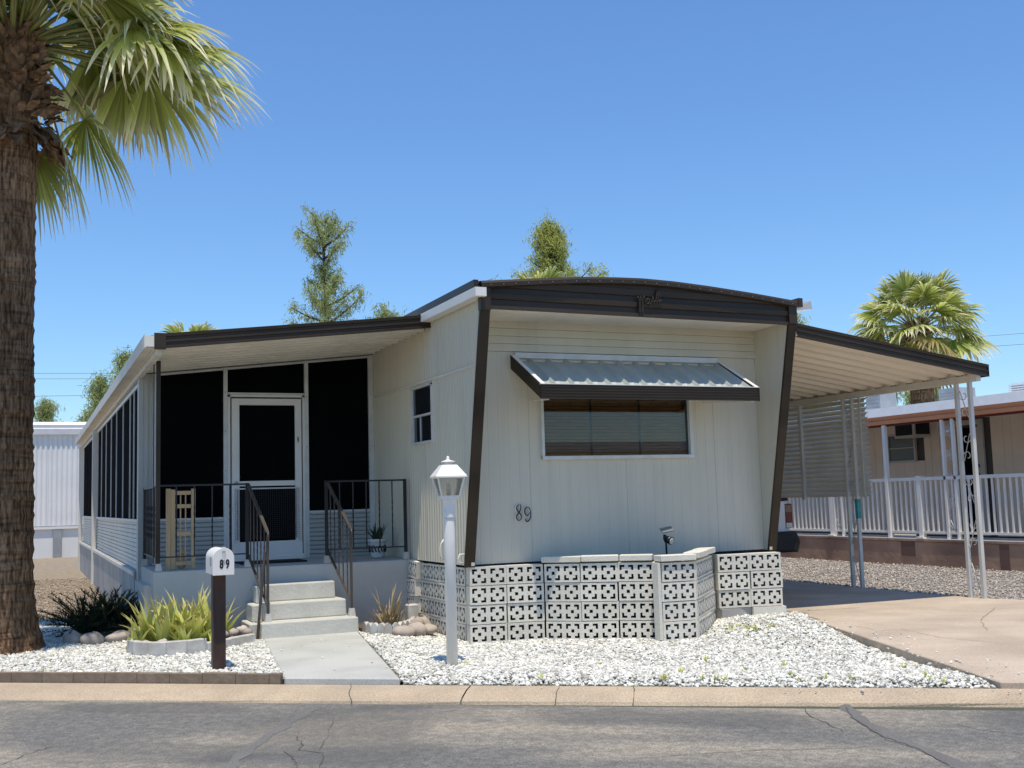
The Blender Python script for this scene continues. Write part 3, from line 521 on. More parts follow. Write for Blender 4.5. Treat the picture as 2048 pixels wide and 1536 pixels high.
# front window
x0, x1, z0, z1 = holeF
win = MB().box(x0-.012, 10.965, z0-.012, x0+.022, 11.05, z1).box(x1-.022, 10.965, z0-.012, x1+.022, 11.05, z1).box(x0-.012, 10.955, z0-.03, x1+.022, 11.05, z0+.012).box(x0-.012, 10.965, z1, x1+.022, 11.05, z1+.03).build('window', m_alu, house, bevel=.003)
bx('pane', m_glassclear, win, x0+.02, 11.012, z0+.01, x1-.02, 11.016, z1)
bx('window_gasket', m_number, win, x1-.05, 11.018, z0+.01, x1-.022, 11.024, z1)
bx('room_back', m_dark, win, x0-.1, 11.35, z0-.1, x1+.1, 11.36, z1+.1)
sw = (x1-x0-.03)/3
for k in range(3):
    for j in range(19):
        zz = z0+.012+j*.0375; a = x0+.02+k*sw+.006
        MB().hexa([(a, 11.07, zz), (a+sw-.012, 11.07, zz), (a+sw-.012, 11.074, zz), (a, 11.074, zz), (a, 11.084, zz+.034), (a+sw-.012, 11.084, zz+.034), (a+sw-.012, 11.088, zz+.034), (a, 11.088, zz+.034)]).build('blind_slat', m_blind, win)
for k in (1, 2): bx('blind_cord', m_number, win, x0+.02+k*sw-.004, 11.05, z0+.02, x0+.02+k*sw+.006, 11.06, z1)
# side window
sw_ = MB().box(4.222, 11.93, 2.13, 4.27, 11.955, 2.80).box(4.222, 12.635, 2.13, 4.27, 12.66, 2.80).box(4.215, 11.92, 2.115, 4.27, 12.67, 2.14).box(4.222, 11.93, 2.78, 4.27, 12.66, 2.80).box(4.225, 11.955, 2.44, 4.26, 12.635, 2.465).build('side_window', m_alu, house)
bx('pane', m_glassdark, sw_, 4.252, 11.955, 2.14, 4.256, 12.635, 2.44); bx('pane', m_glassdark, sw_, 4.246, 11.955, 2.465, 4.250, 12.635, 2.78)
bx('sash_bar', m_alu, sw_, 4.240, 12.38, 2.14, 4.252, 12.395, 2.44)
# house number, built as strokes with a light outline
def stroke(pts, r, name, mat, parent, closed=False, sub=5):
    P = [Vector(p) for p in pts]; out = []; n = len(P)
    g = (lambda i: P[i % n]) if closed else (lambda i: P[min(max(i, 0), n-1)])
    for i in range(n if closed else n-1):
        a, b, c, d = g(i-1), g(i), g(i+1), g(i+2)
        for k in range(sub): t = k/sub; out.append(.5*((2*b)+(c-a)*t+(2*a-5*b+4*c-d)*t*t+(3*b-a-3*c+d)*t**3))
    out.append(g(n) if closed else P[-1]); rr = [r(k/(len(out)-1)) if callable(r) else r for k in range(len(out))]
    return MB().tube(out, rr, 6).build(name, mat, parent, smooth=True)
num = thing('house_number', 'black curly house number 89 on the front wall below the window', 'house number', (4.88, 10.99, 1.28))
def D(px, pz, ox): return (ox+px*.001, 10.978, 1.20+pz*.001)
e8 = [(30, 165), (8, 150), (5, 120), (25, 90), (48, 65), (58, 35), (45, 8), (25, 0), (5, 12), (0, 40), (15, 68), (35, 92), (52, 125), (52, 160), (42, 172)]
n9 = [(62, 95), (45, 72), (22, 66), (6, 90), (5, 120), (20, 148), (40, 152), (62, 138), (72, 105), (72, 60), (62, 25), (40, 4), (22, 0), (10, 12), (16, 28)]
for dg, ox, oz in ((e8, 4.83, 12), (n9, 4.925, -2)):
    stroke([(x, y+.010, z) for x, y, z in [D(a, b+oz, ox-.006) for a, b in dg]], .0095, 'digit_backing', m_white, num)
    stroke([D(a, b+oz, ox) for a, b in dg], lambda t: .0052+.0025*math.sin(t*PI*2.0)**2, 'digit', m_number, num)
# emblem on the fascia
emb = thing('fascia_emblem', 'small dark script emblem on the middle of the brown fascia', 'emblem', (6.2, FY, 3.55))
def Em(a, b): return (6.03+a*.001, FY-.022, 3.40+b*.001)
stroke([Em(a, b) for a, b in [(0, 175), (14, 190), (20, 150), (20, 60), (26, 10), (34, 60), (36, 160), (46, 190), (56, 160), (56, 60), (58, 5), (68, 60), (70, 160), (84, 195), (95, 170), (96, 130)]], .007, 'letter', m_brown, emb)
stroke([Em(a, b) for a, b in [(150, 175), (128, 172), (112, 140), (120, 115), (142, 130), (152, 165), (150, 120), (165, 115), (178, 150)]], .007, 'letter', m_brown, emb)
stroke([Em(a, b) for a, b in [(178, 120), (190, 185), (206, 190), (200, 170), (204, 135), (222, 150)]], .007, 'letter', m_brown, emb)
stroke([Em(a, b) for a, b in [(222, 140), (244, 200), (262, 262), (252, 268), (240, 230), (236, 150), (250, 140), (268, 200), (292, 272), (284, 285), (272, 250), (266, 160), (280, 148), (300, 170)]], .007, 'letter', m_brown, emb)
# ------------------------------------------------------------------ awning
aw = thing('window_awning', 'brown-edged awning with ribbed slate top over the front window', 'awning', (6.17, 10.6, 2.45))
AX0, AX1 = 4.81, 7.53; fy0, fz0 = 10.22, 2.462; by, bz = 10.975, 2.86; fh = .148
def ribband(mb, A, B, h, nrm, n=5, d=.006):   # horizontally ribbed band from A to B, height h
    A = Vector(A); B = Vector(B); nrm = Vector(nrm); rows = []
    for i in range(n):
        a, b = i/n, (i+1)/n
        rows += [(a, 0), (a+.32/n, 0), (a+.42/n, -d), (a+.9/n, -d)]
    rows.append((1, 0))
    L = [(A+Vector((0, 0, t*h))+nrm*o, B+Vector((0, 0, t*h))+nrm*o) for t, o in rows]
    for p, q in zip(L, L[1:]): mb.add([p[0], p[1], q[1], q[0]], [(0, 1, 2, 3)])
    return mb
mb = MB(); ribband(mb, (AX0, fy0, fz0), (AX1, fy0, fz0), fh, (0, -1, 0)); mb.add([(AX0, fy0+.02, fz0), (AX1, fy0+.02, fz0), (AX1, fy0, fz0), (AX0, fy0, fz0), (AX0, fy0+.02, fz0+fh), (AX1, fy0+.02, fz0+fh), (AX1, fy0, fz0+fh), (AX0, fy0, fz0+fh)], [(0, 3, 2, 1), (7, 6, 5, 4), (0, 1, 5, 4)]); mb.build('front_band', m_brown, aw)
for X, s in ((AX0, -1), (AX1, 1)):
    mb = MB(); ribband(mb, (X, fy0, fz0), (X, by, bz), fh, (s, 0, 0)); mb.extr([(X-s*.02, fy0, fz0), (X-s*.02, by, bz), (X-s*.02, by, bz+fh), (X-s*.02, fy0, fz0+fh), ], [(X, fy0, fz0), (X, by, bz), (X, by, bz+fh), (X, fy0, fz0+fh)], True); mb.add([(X-s*.02, fy0, fz0), (X-s*.02, by, bz), (X-s*.02, by, bz+fh), (X-s*.02, fy0, fz0+fh)], [(0, 1, 2, 3)]); mb.build('side_band', m_brown, aw)
    MB().bar((X-s*.03, fy0, fz0+fh+.004), (X-s*.03, by, bz+fh+.004), .045, .008).build('edge_cap', m_white, aw)
bx('front_lip', m_white, aw, AX0, fy0-.004, fz0+fh+.002, AX1, fy0+.035, fz0+fh+.009)
bx('wall_rail', m_alu, aw, AX0+.05, 10.955, bz+fh-.03, AX1-.04, 10.985, bz+fh+.03)
npan = 12; pw = (AX1-AX0-.06)/npan
for k in range(npan):
    a = AX0+.03+k*pw; pr = [(0, .0), (.12, .004), (.72, .0), (.80, .010), (.89, .052), (.97, .010), (1, 0)]
    y0, z0_, y1, z1_ = fy0+.035, fz0+fh-.058, by+.01, bz+fh-.062
    mb = MB().extr([(a+u*pw, y0, z0_+h) for u, h in pr], [(a+u*pw, y1, z1_+h) for u, h in pr]); mb.build('awning_panel', m_awn, aw)
    if k < npan-1: MB().add([(a+.78*pw, y0-.004, z0_+.05), (a+1.0*pw, y0-.004, z0_+.05), (a+.89*pw, y0-.004, z0_+.098), (a+.78*pw, y0+.07, z0_+.05), (a+1.0*pw, y0+.07, z0_+.05), (a+.89*pw, y0+.07, z0_+.10)], [(0, 1, 2), (0, 2, 5, 3), (2, 1, 4, 5)]).build('lit_ridge_tip', m_white, aw)  # white tips paint sunlight onto the front ends of the ridges
for X in (AX0+.06, AX1-.10): MB().bar((X+.02, fy0+.03, fz0-.006), (X+.02+.18*(1 if X < 6 else -1), 10.97, fz0+.05), .05, .012).build('bracket', m_whitedirt, aw)
# ================================================================== BREEZE BLOCKS
def blockmesh(name='breeze_block'):
    # 0.392 wide, 0.193 high, 0.10 deep, two pierced motifs: four corner angles and a centre square
    mot = [.023, .031, .0035, .033, .0035, .031, .023]
    cols = [.024]+mot+[.046]+mot+[.024]; X = [0]
    for c in cols: X.append(X[-1]+c)
    tot = X[-1]; X = [x*.392/tot for x in X]
    rows_ = [.0225]+mot+[.0225]; Z = [0]
    for c in rows_: Z.append(Z[-1]+c)
    tot = Z[-1]; Z = [z*.193/tot for z in Z]
    hole = set()
    for off in (1, 9):
        for i, j in ((0, 0), (1, 0), (0, 1), (6, 0), (5, 0), (6, 1), (0, 6), (1, 6), (0, 5), (6, 6), (5, 6), (6, 5), (3, 3)): hole.add((off+i, 1+j))
    # motif cells: rows 1..7
    nx, nz = len(cols), len(rows_); idx = {}; mb = MB(); D_ = .16; fm = []
    def V(i, j, k):
        if (i, j, k) not in idx: idx[(i, j, k)] = len(mb.v); mb.v.append((X[i]-.196, k*D_, Z[j])); mb.a.append(0)
        return idx[(i, j, k)]
    solid = lambda i, j: 0 <= i < nx and 0 <= j < nz and (i, j) not in hole
    for i in range(nx):
        for j in range(nz):
            if not solid(i, j): continue
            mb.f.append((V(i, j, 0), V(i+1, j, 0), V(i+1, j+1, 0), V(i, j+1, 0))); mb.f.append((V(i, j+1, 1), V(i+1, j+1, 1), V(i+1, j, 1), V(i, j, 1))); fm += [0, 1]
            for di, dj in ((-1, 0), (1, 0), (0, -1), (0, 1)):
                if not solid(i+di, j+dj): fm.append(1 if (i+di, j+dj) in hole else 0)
            if not solid(i-1, j): mb.f.append((V(i, j, 1), V(i, j, 0), V(i, j+1, 0), V(i, j+1, 1)))
            if not solid(i+1, j): mb.f.append((V(i+1, j, 0), V(i+1, j, 1), V(i+1, j+1, 1), V(i+1, j+1, 0)))
            if not solid(i, j-1): mb.f.append((V(i, j, 1), V(i+1, j, 1), V(i+1, j, 0), V(i, j, 0)))
            if not solid(i, j+1): mb.f.append((V(i, j+1, 0), V(i+1, j+1, 0), V(i+1, j+1, 1), V(i, j+1, 1)))
    me = mesh_only(mb, m_block, name); me.materials.append(m_blockhole); me.polygons.foreach_set('material_index', fm); return me
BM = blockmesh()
bw = thing('breeze_block_wall', 'pierced pale breeze block skirting with angled planter bay below the front wall', 'block wall', (6.1, 10.6, 0))
def column(p0, p1, zt, n, jit=.006, cap=False):
    """n blocks stacked down from zt, front face from p0 to p1"""
    cx, cy = (p0[0]+p1[0])/2, (p0[1]+p1[1])/2; an = math.atan2(p1[1]-p0[1], p1[0]-p0[0]); ln = math.hypot(p1[0]-p0[0], p1[1]-p0[1])
    for k in range(n):
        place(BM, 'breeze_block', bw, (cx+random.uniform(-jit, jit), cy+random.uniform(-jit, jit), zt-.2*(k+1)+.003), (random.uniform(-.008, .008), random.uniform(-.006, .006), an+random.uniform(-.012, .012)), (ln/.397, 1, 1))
cols = [((4.243, 10.914), (4.642, 10.86), .75, 4), ((4.645, 10.86), (5.035, 10.775), .75, 4), ((5.04, 10.77), (5.335, 10.52), .75, 4), ((5.338, 10.517), (5.682, 10.329), .75, 4), ((5.685, 10.327), (6.0, 10.10), .75, 4),
        ((5.963, 9.905), (6.366, 9.886), .75, 4), ((6.40, 9.92), (6.64, 10.17), .752, 4), ((6.645, 10.175), (6.88, 10.43), .754, 4), ((6.885, 10.435), (7.10, 10.66), .756, 4),
        ((7.108, 10.592), (7.489, 10.519), .756, 3), ((7.492, 10.518), (7.862, 10.431), .758, 3)]
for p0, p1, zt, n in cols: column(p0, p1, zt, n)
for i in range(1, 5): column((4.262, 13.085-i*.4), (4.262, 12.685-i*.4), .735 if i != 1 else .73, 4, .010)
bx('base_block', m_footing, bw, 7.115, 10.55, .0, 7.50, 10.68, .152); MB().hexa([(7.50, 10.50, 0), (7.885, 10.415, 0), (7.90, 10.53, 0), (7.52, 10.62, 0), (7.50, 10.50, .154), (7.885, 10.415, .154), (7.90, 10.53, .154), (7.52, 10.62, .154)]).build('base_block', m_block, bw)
bx('corner_post_block', m_block, bw, 5.925, 9.915, -.03, 5.960, 10.02, .748)
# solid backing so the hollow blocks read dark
# cap blocks of the bay
def cap(p0, p1, z, h=.062, d=.17):
    a = Vector((p0[0], p0[1], 0)); b = Vector((p1[0], p1[1], 0)); dn = (b-a).normalized(); n = Vector((-dn.y, dn.x, 0)); a = a+dn*.003-n*.02; b = b-dn*.003-n*.02; q = n*d
    MB().hexa([tuple(v+Vector((0, 0, zz))) for zz in (z, z+h) for v in (a, b, b+q, a+q)]).build('cap_block', m_block, bw, bevel=.006)
for p0, p1, z in (((5.02, 10.785), (5.35, 10.51), .762), ((5.352, 10.51), (5.70, 10.317), .765), ((5.703, 10.316), (5.985, 10.11), .765), ((5.95, 9.90), (6.37, 9.88), .762), ((6.40, 9.90), (6.75, 10.27), .775), ((6.755, 10.275), (7.10, 10.64), .78)): cap(p0, p1, z)
MB().prism([(5.08, 10.985), (5.08, 10.895), (5.42, 10.61), (5.76, 10.44), (6.08, 10.21), (6.08, 10.03), (6.34, 10.01), (6.94, 10.66), (7.04, 10.75), (7.04, 10.985)], -.02, .62).build('planter_soil', m_dark, bw)  # planter fill coloured near black so the block holes look unlit
bx('dark_backing', m_dark, bw, 4.40, 11.03, -.02, 8.09, 11.06, .70); bx('dark_backing', m_dark, bw, 4.38, 11.03, -.02, 4.40, 13.2, .70); bx('dark_backing', m_dark, bw, 7.17, 10.72, -.02, 7.9, 10.74, .70)  # black sheets added behind the pierced blocks to stand for crawlspace darkness
stones('bay_gravel', [(5.3, 10.65), (6.1, 10.2), (6.4, 10.2), (6.95, 10.7), (6.95, 10.93), (5.3, 10.93)], 900, .014, .026, m_stone, zfun=lambda x, y: .62+0*x, parent=bw)
lb = thing('loose_blocks', 'two breeze blocks leaning on edge beside the porch slab corner', 'block', (4.15, 12.72, 0))
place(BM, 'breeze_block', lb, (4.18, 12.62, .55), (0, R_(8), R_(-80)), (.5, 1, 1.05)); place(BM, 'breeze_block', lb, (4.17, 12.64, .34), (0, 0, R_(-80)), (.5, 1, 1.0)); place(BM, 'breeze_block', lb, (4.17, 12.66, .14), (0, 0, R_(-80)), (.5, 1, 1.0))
sb = MB().box(4.02, 12.3, .05, 4.15, 12.42, .27).build('concrete_brick', m_planter, None, bevel=.012); props(sb, 'rough pale concrete brick standing upright by the porch slab corner', 'brick')
# solar spotlight
so_ = thing('solar_spotlight', 'small grey solar spotlight on a stake above the block planter', 'spotlight', (6.47, 10.62, .70))
MB().tube([(6.47, 10.62, .62), (6.47, 10.62, .88), (6.455, 10.60, .93)], .011, 7).build('stake', m_number, so_, smooth=True)
MB().tube([(6.455, 10.60, .93), (6.44, 10.60, .97), (6.45, 10.61, 1.0)], .018, 7).build('knuckle', m_number, so_, smooth=True)
h_ = MB().tube([(6.46, 10.64, .965), (6.475, 10.60, .955), (6.49, 10.54, .935)], [.022, .038, .046], 12).build('lamp_head', m_number, so_, smooth=True); MB().tube([(6.491, 10.539, .934), (6.493, 10.534, .932)], .036, 12).build('lens', m_whitedirt, h_)
MB().hexa([(6.39, 10.56, 1.02), (6.52, 10.53, 1.04), (6.54, 10.62, 1.085), (6.41, 10.65, 1.065), (6.388, 10.555, 1.032), (6.518, 10.525, 1.052), (6.538, 10.615, 1.097), (6.408, 10.645, 1.077)]).build('solar_panel', m_solar, so_)
# ================================================================== PORCH (screened room)
pr_ = thing('screened_porch', 'long screened porch room with black sun screens and sloped brown-edged roof', 'porch', (2.7, 14.3, 0))
RY = 11.92
def zp(x): return 3.262+(x-1.2)*.1085          # top of the roof edge
# roof: pan ribs run across, profile along the depth
prof = ribprof(RY+.03, 30, .25, .06, 'pan')
mb = MB().extr([(1.22, y, zp(1.22)-.10+o) for y, o in prof], [(4.23, y, zp(4.23)-.10+o) for y, o in prof]); mb.build('roof_pan', m_whitedirt, pr_)
MB().add([(1.15, RY, zp(1.15)-.01), (4.25, RY, zp(4.25)-.01), (4.25, 30, zp(4.25)-.01), (1.15, 30, zp(1.15)-.01)], [(0, 1, 2, 3)]).build('roof_sheet', m_rwhite, pr_)
mb = MB(); fx0, fx1 = 1.19, 4.30; hh = .152
rows = []
for t, o in [(0, 0), (.12, 0), (.16, .014), (.36, .014), (.40, .002), (.52, .002), (.56, .016), (.74, .016), (.78, 0), (1, -.004)]: rows.append([(fx0, RY+o, zp(fx0)-hh*(1-t)), (fx1, RY+o, zp(fx1)-hh*(1-t))])
rows.insert(0, [(fx0, RY+.05, zp(fx0)-hh), (fx1, RY+.05, zp(fx1)-hh)]); rows.append([(fx0, RY+.08, zp(fx0)), (fx1, RY+.08, zp(fx1))])
for A, B in zip(rows, rows[1:]): mb.extr(A, B)
mb.add([(fx1, RY, zp(fx1)-hh), (fx1, RY+.08, zp(fx1)-hh), (fx1, RY+.08, zp(fx1)), (fx1, RY, zp(fx1))], [(0, 1, 2, 3)])
mb.build('front_fascia', m_brown, pr_)
bx('corner_flashing', m_brown, pr_, 1.183, RY-.006, zp(1.2)-hh-.006, 1.30, RY+.03, zp(1.2)+.012)
# side gutter
zg = zp(1.19)
mb = MB().box(1.10, RY-.005, zg-.14, 1.185, 30, zg-.135).box(1.085, RY-.005, zg-.145, 1.10, 30, zg-.005).box(1.10, RY-.005, zg-.02, 1.18, RY+.0, zg-.14); mb.hexa([(1.18, RY, zg-.15), (1.24, RY, zg-.15), (1.24, 30, zg-.15), (1.18, 30, zg-.15), (1.18, RY, zg-.005), (1.19, RY, zg-.005), (1.19, 30, zg-.005), (1.18, 30, zg-.005)]); mb.build('side_gutter', m_whitedirt, pr_)
bx('eave_beam', m_whitedirt, pr_, 1.21, RY+.10, zg-.21, 1.27, 30, zg-.152)
SY = 14.3
def zs(x): return zp(x)-.165
# mullions of the front screen wall
def mull(xa, xb, z0, z1=None, y=SY, name='mullion', mat=m_alu):
    za = z1 if z1 is not None else zs(xa); zb = z1 if z1 is not None else zs(xb)
    return MB().hexa([(xa, y-.03, z0), (xb, y-.03, z0), (xb, y+.03, z0), (xa, y+.03, z0), (xa, y-.03, za), (xb, y-.03, zb), (xb, y+.03, zb), (xa, y+.03, za)]).build(name, mat, pr_)
mull(1.40, 1.445, .765); mull(2.262, 2.312, .765); mull(3.300, 3.350, .765); mull(4.165, 4.232, .765)
MB().hexa([(1.29, SY-.05, .60), (1.345, SY-.05, .60), (1.345, SY+.06, .60), (1.29, SY+.06, .60), (1.29, SY-.05, zs(1.3)), (1.345, SY-.05, zs(1.33)), (1.345, SY+.06, zs(1.33)), (1.29, SY+.06, zs(1.3))]).build('corner_post', m_greymetal, pr_)
bx('corner_post', m_greymetal, pr_, 1.235, SY-.06, -.02, 1.288, SY+.12, zs(1.24)-.01)
mull(1.347, 1.398, .765, None, SY+.01, 'corner_stile', m_greymetal)
for xa, xb, z0, z1 in ((1.447, 2.260, 1.30, None), (3.352, 4.163, 1.345, None), (2.314, 3.298, 2.875, None)):
    za = zs(xa)-.03; zb = zs(xb)-.03
    MB().hexa([(xa, SY+.004, z0+.02), (xb, SY+.004, z0+.02), (xb, SY+.01, z0+.02), (xa, SY+.01, z0+.02), (xa, SY+.004, za), (xb, SY+.004, zb), (xb, SY+.01, zb), (xa, SY+.01, za)]).build('screen_panel', m_screen, pr_)
    MB().hexa([(xa, SY-.02, za), (xb, SY-.02, zb), (xb, SY+.02, zb), (xa, SY+.02, za), (xa, SY-.02, za+.028), (xb, SY-.02, zb+.028), (xb, SY+.02, zb+.028), (xa, SY+.02, za+.028)]).build('head_rail', m_alu, pr_)
    bx('sill_rail', m_alu, pr_, xa, SY-.025, z0-.005, xb, SY+.025, z0+.022)
for xa, xb, zt in ((1.400, 2.262, 1.294), (3.352, 4.23, 1.339)):
    mb = MB(); pr = ribprof(.765, zt, .056, .028, 'lap'); mb.extr([(xa, SY-.028-o, z) for z, o in pr], [(xb, SY-.028-o, z) for z, o in pr]); mb.build('kick_panel', m_greymetal, pr_)
# door
dx0, dx1, dz0, dz1 = 2.314, 3.298, .765, 2.87
door = MB().box(dx0, SY-.035, dz0, dx0+.03, SY+.02, dz1).box(dx1-.03, SY-.035, dz0, dx1, SY+.02, dz1).box(dx0, SY-.035, dz1-.03, dx1, SY+.02, dz1-.001).build('door_frame', m_white, pr_)
dl = MB().box(2.36, SY-.055, .84, 2.455, SY-.02, 2.82).box(3.165, SY-.055, .84, 3.25, SY-.02, 2.82).box(2.455, SY-.055, 2.735, 3.165, SY-.02, 2.82).box(2.455, SY-.055, 1.70, 3.165, SY-.02, 1.765).box(2.455, SY-.055, .84, 3.165, SY-.02, 1.0).build('screen_door', m_white, pr_, bevel=.003)
bx('door_screen', m_screen, dl, 2.455, SY-.034, 1.0, 3.165, SY-.028, 1.70); bx('door_screen', m_screen, dl, 2.455, SY-.034, 1.765, 3.165, SY-.028, 2.735)
mb = MB().tube([(2.41, SY-.055, 1.74), (2.41, SY-.10, 1.74)], .022, 10); mb.build('door_knob', m_galv, dl, smooth=True)
bx('latch_plate', m_cream, dl, 3.19, SY-.062, 2.25, 3.215, SY-.055, 2.33); bx('latch_slot', m_number, dl, 3.196, SY-.064, 2.27, 3.209, SY-.062, 2.31)
mb = MB()      # lower guard grille
for i in range(30): mb.box(2.40+i*.0275, SY-.064, 1.03, 2.4035+i*.0275, SY-.060, 1.665)
for i in range(26): mb.box(2.40, SY-.0665, 1.03+i*.025, 3.20, SY-.064, 1.033+i*.025)
g_ = mb.build('guard_grille', m_black, dl); g_['kind'] = 'stuff'
mb = MB().box(2.385, SY-.075, 1.66, 3.225, SY-.056, 1.678).box(2.385, SY-.075, .99, 2.398, SY-.056, 1.66).box(3.21, SY-.075, .99, 3.225, SY-.056, 1.66)
mb.build('guard_frame', m_alu, dl)
for xx in (2.40, 3.195):
    mb = MB()
    for k in range(20): mb.box(xx, SY-.080, 1.02+k*.031, xx+.012, SY-.066, 1.038+k*.031)
    s_ = mb.build('scalloped_trim', m_white, dl); s_['kind'] = 'stuff'
mb = MB().box(2.36, SY-.075, .83, 3.25, SY-.056, .98).box(2.35, SY-.12, .765, 3.27, SY-.03, .80).box(2.35, SY-.08, .80, 3.27, SY-.03, .83); mb.build('door_sill', m_white, dl, bevel=.004)
bx('entry_wall_return', m_alu, pr_, 4.232, SY-.012, .765, 4.248, SY+.03, 3.45)
# left side wall of the porch
SX = 1.27
ys = [15.2, 15.8, 17.0, 18.3, 19.5, 20.8, 22.1]
for y0, y1 in [(SY+.12, 23.5), (23.72, 29.7)]:
    mb = MB(); pr = ribprof(.70, 1.29, .056, .022, 'lap'); mb.extr([(SX-o, y1, z) for z, o in pr], [(SX-o, y0, z) for z, o in pr]); mb.build('side_kick_panel', m_whitedirt, pr_)
    bx('side_sill', m_alu, pr_, SX-.03, y0, 1.292, SX+.02, y1, 1.325); bx('side_head', m_alu, pr_, SX-.02, y0, 2.98, SX+.02, y1, 3.03)
for a, b in zip([14.45]+ys, ys+[23.3]): bx('side_screen', m_screen, pr_, SX-.002, a+.03, 1.327, SX+.004, b-.03, 2.978)
for y in [14.44]+ys+[23.4]: bx('side_mullion', m_alu, pr_, SX-.016, y-.018, 1.327, SX+.012, y+.018, 2.978)
for a, b in ((23.9, 25.6), (25.7, 27.5), (27.6, 29.4)): bx('side_screen', m_screen, pr_, SX-.002, a, 1.327, SX+.004, b, 2.978)
for y in (23.6, 29.8): bx('side_post', m_whitedirt, pr_, SX-.10, y-.09, -.01, SX-.01, y+.09, 3.05)
bx('side_fill', m_alu, pr_, SX-.01, 23.73, 1.327, SX-.004, 23.9, 2.978); bx('side_fill', m_alu, pr_, SX-.01, 29.4, 1.327, SX-.004, 29.7, 2.978)
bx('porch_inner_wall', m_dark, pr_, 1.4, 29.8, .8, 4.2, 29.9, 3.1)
bx('footing', m_footing, pr_, SX-.06, SY+.13, -.05, SX+.10, 29.85, .698); bx('footing_cap', m_whitedirt, pr_, SX-.075, SY+.13, .640, SX-.061, 29.85, .69)
# rivets
mb = MB()
for x, zs_ in ((2.287, (1.9, 2.4, 2.9)), (3.325, (1.5, 2.2, 2.85)), (4.2, (1.5, 2.2, 2.9)), (1.42, (2.6, 2.0, 1.5))):
    for z in zs_: mb.box(x-.006, SY-.036, z-.008, x+.006, SY-.03, z+.008)
for x in (1.9, 2.75, 3.8): mb.box(x-.008, SY-.028, zs(x)-.014, x+.008, SY-.02, zs(x)+.0)
r_ = mb.build('clips', m_galv, pr_); r_['kind'] = 'stuff'
# slab
mb = MB(); mb.hexa([(1.30, 12.75, -.03), (4.24, 12.75, -.03), (4.24, 29.8, -.03), (1.30, 29.8, -.03), (1.27, 12.75, .762), (4.24, 12.75, .762), (4.24, 29.8, .762), (1.30, 29.8, .762)])
slab = props(mb.build('porch_slab', m_greypaint, None, bevel=.015, seg=2), 'raised grey painted porch slab behind the concrete steps', 'porch slab')
bx('slab_side_block', m_greypaint, slab, 1.20, 13.0, -.03, 1.298, 14.2, .60)
# steps
st = thing('concrete_steps', 'three pale painted concrete steps up to the grey porch slab', 'steps', (2.85, 12.1, 0))
for a, b, y, z0, z1 in ((2.30, 3.37, 12.05, .0, .20), (2.37, 3.30, 12.30, .201, .385), (2.44, 3.23, 12.52, .386, .575)):
    mb = MB(); mb.hexa([(a, y, z0-.0), (b, y, z0), (b, 12.748, z0), (a, 12.748, z0), (a+.004, y+.008, z1), (b-.004, y+.008, z1), (b-.004, 12.748, z1), (a+.004, 12.748, z1)]); mb.build('step', m_step, st, bevel=.014, seg=2)
mb = MB().box(2.20, 12.18, -.02, 2.299, 12.746, .19).box(2.255, 12.34, .191, 2.368, 12.746, .375).box(2.33, 12.50, .376, 2.438, 12.744, .565); mb.build('side_cheek', m_step, st, bevel=.012)
bx('footing_pad', m_walk, st, 2.05, 11.80, -.02, 2.29, 12.10, .035, bevel=.01)
# ------------------------------------------------------------------ railings
def foot(p, z, par): 
    MB().hexa([(p[0]-.036, p[1]-.036, z), (p[0]+.036, p[1]-.036, z), (p[0]+.036, p[1]+.036, z), (p[0]-.036, p[1]+.036, z), (p[0]-.026, p[1]-.026, z+.085), (p[0]+.026, p[1]-.026, z+.085), (p[0]+.026, p[1]+.026, z+.085), (p[0]-.026, p[1]+.026, z+.085)]).build('post_foot', m_planter, par)
def railing(label, pts, zb, zt, n, posts, mat=m_black, group='wrought iron porch railings'):
    (xa, ya), (xb, yb) = pts; r = thing('iron_railing', label, 'railing', (xa, ya, zb), group)
    MB().bar((xa, ya, zt), (xb, yb, zt), .034, .02).build('top_rail', mat, r); MB().bar((xa, ya, zb+.15), (xb, yb, zb+.15), .026, .014).build('bottom_rail', mat, r)
    for k in range(n):
        t = (k+1)/(n+1); x, y = xa+(xb-xa)*t, ya+(yb-ya)*t; MB().twist((x, y, zb+.155), (x, y, zt-.008), .013, 5, 30).build('picket', mat, r)
    for x, y in posts: bx('post', mat, r, x-.017, y-.017, zb+.02, x+.017, y+.017, zt+.012); foot((x, y), zb, r)
    return r
railing('black iron railing left of the steps with the pine frame behind it', ((1.32, 12.80), (2.29, 12.80)), .765, 1.70, 4, [(2.29, 12.80)])
railing('black iron railing right of the steps in front of the potted plant', ((3.205, 12.80), (4.17, 12.80)), .765, 1.71, 5, [(3.205, 12.80), (4.17, 12.80)])
railing('black iron railing running back along the left edge of the slab', ((1.305, 12.86), (1.305, 14.2)), .765, 1.69, 7, [(1.305, 14.15)])
cp = thing('porch_column', 'tall dark brown roof column at the front left corner of the slab', 'column', (1.31, 12.80, .76))
mb = MB().box(1.262, 12.785, .85, 1.274, 12.797, 3.08).box(1.292, 12.775, .85, 1.340, 12.815, 3.09); mb.build('shaft', m_black, cp); foot((1.325, 12.81), .765, cp); bx('shaft_face', m_brown, cp, 1.294, 12.768, .86, 1.338, 12.774, 3.08)
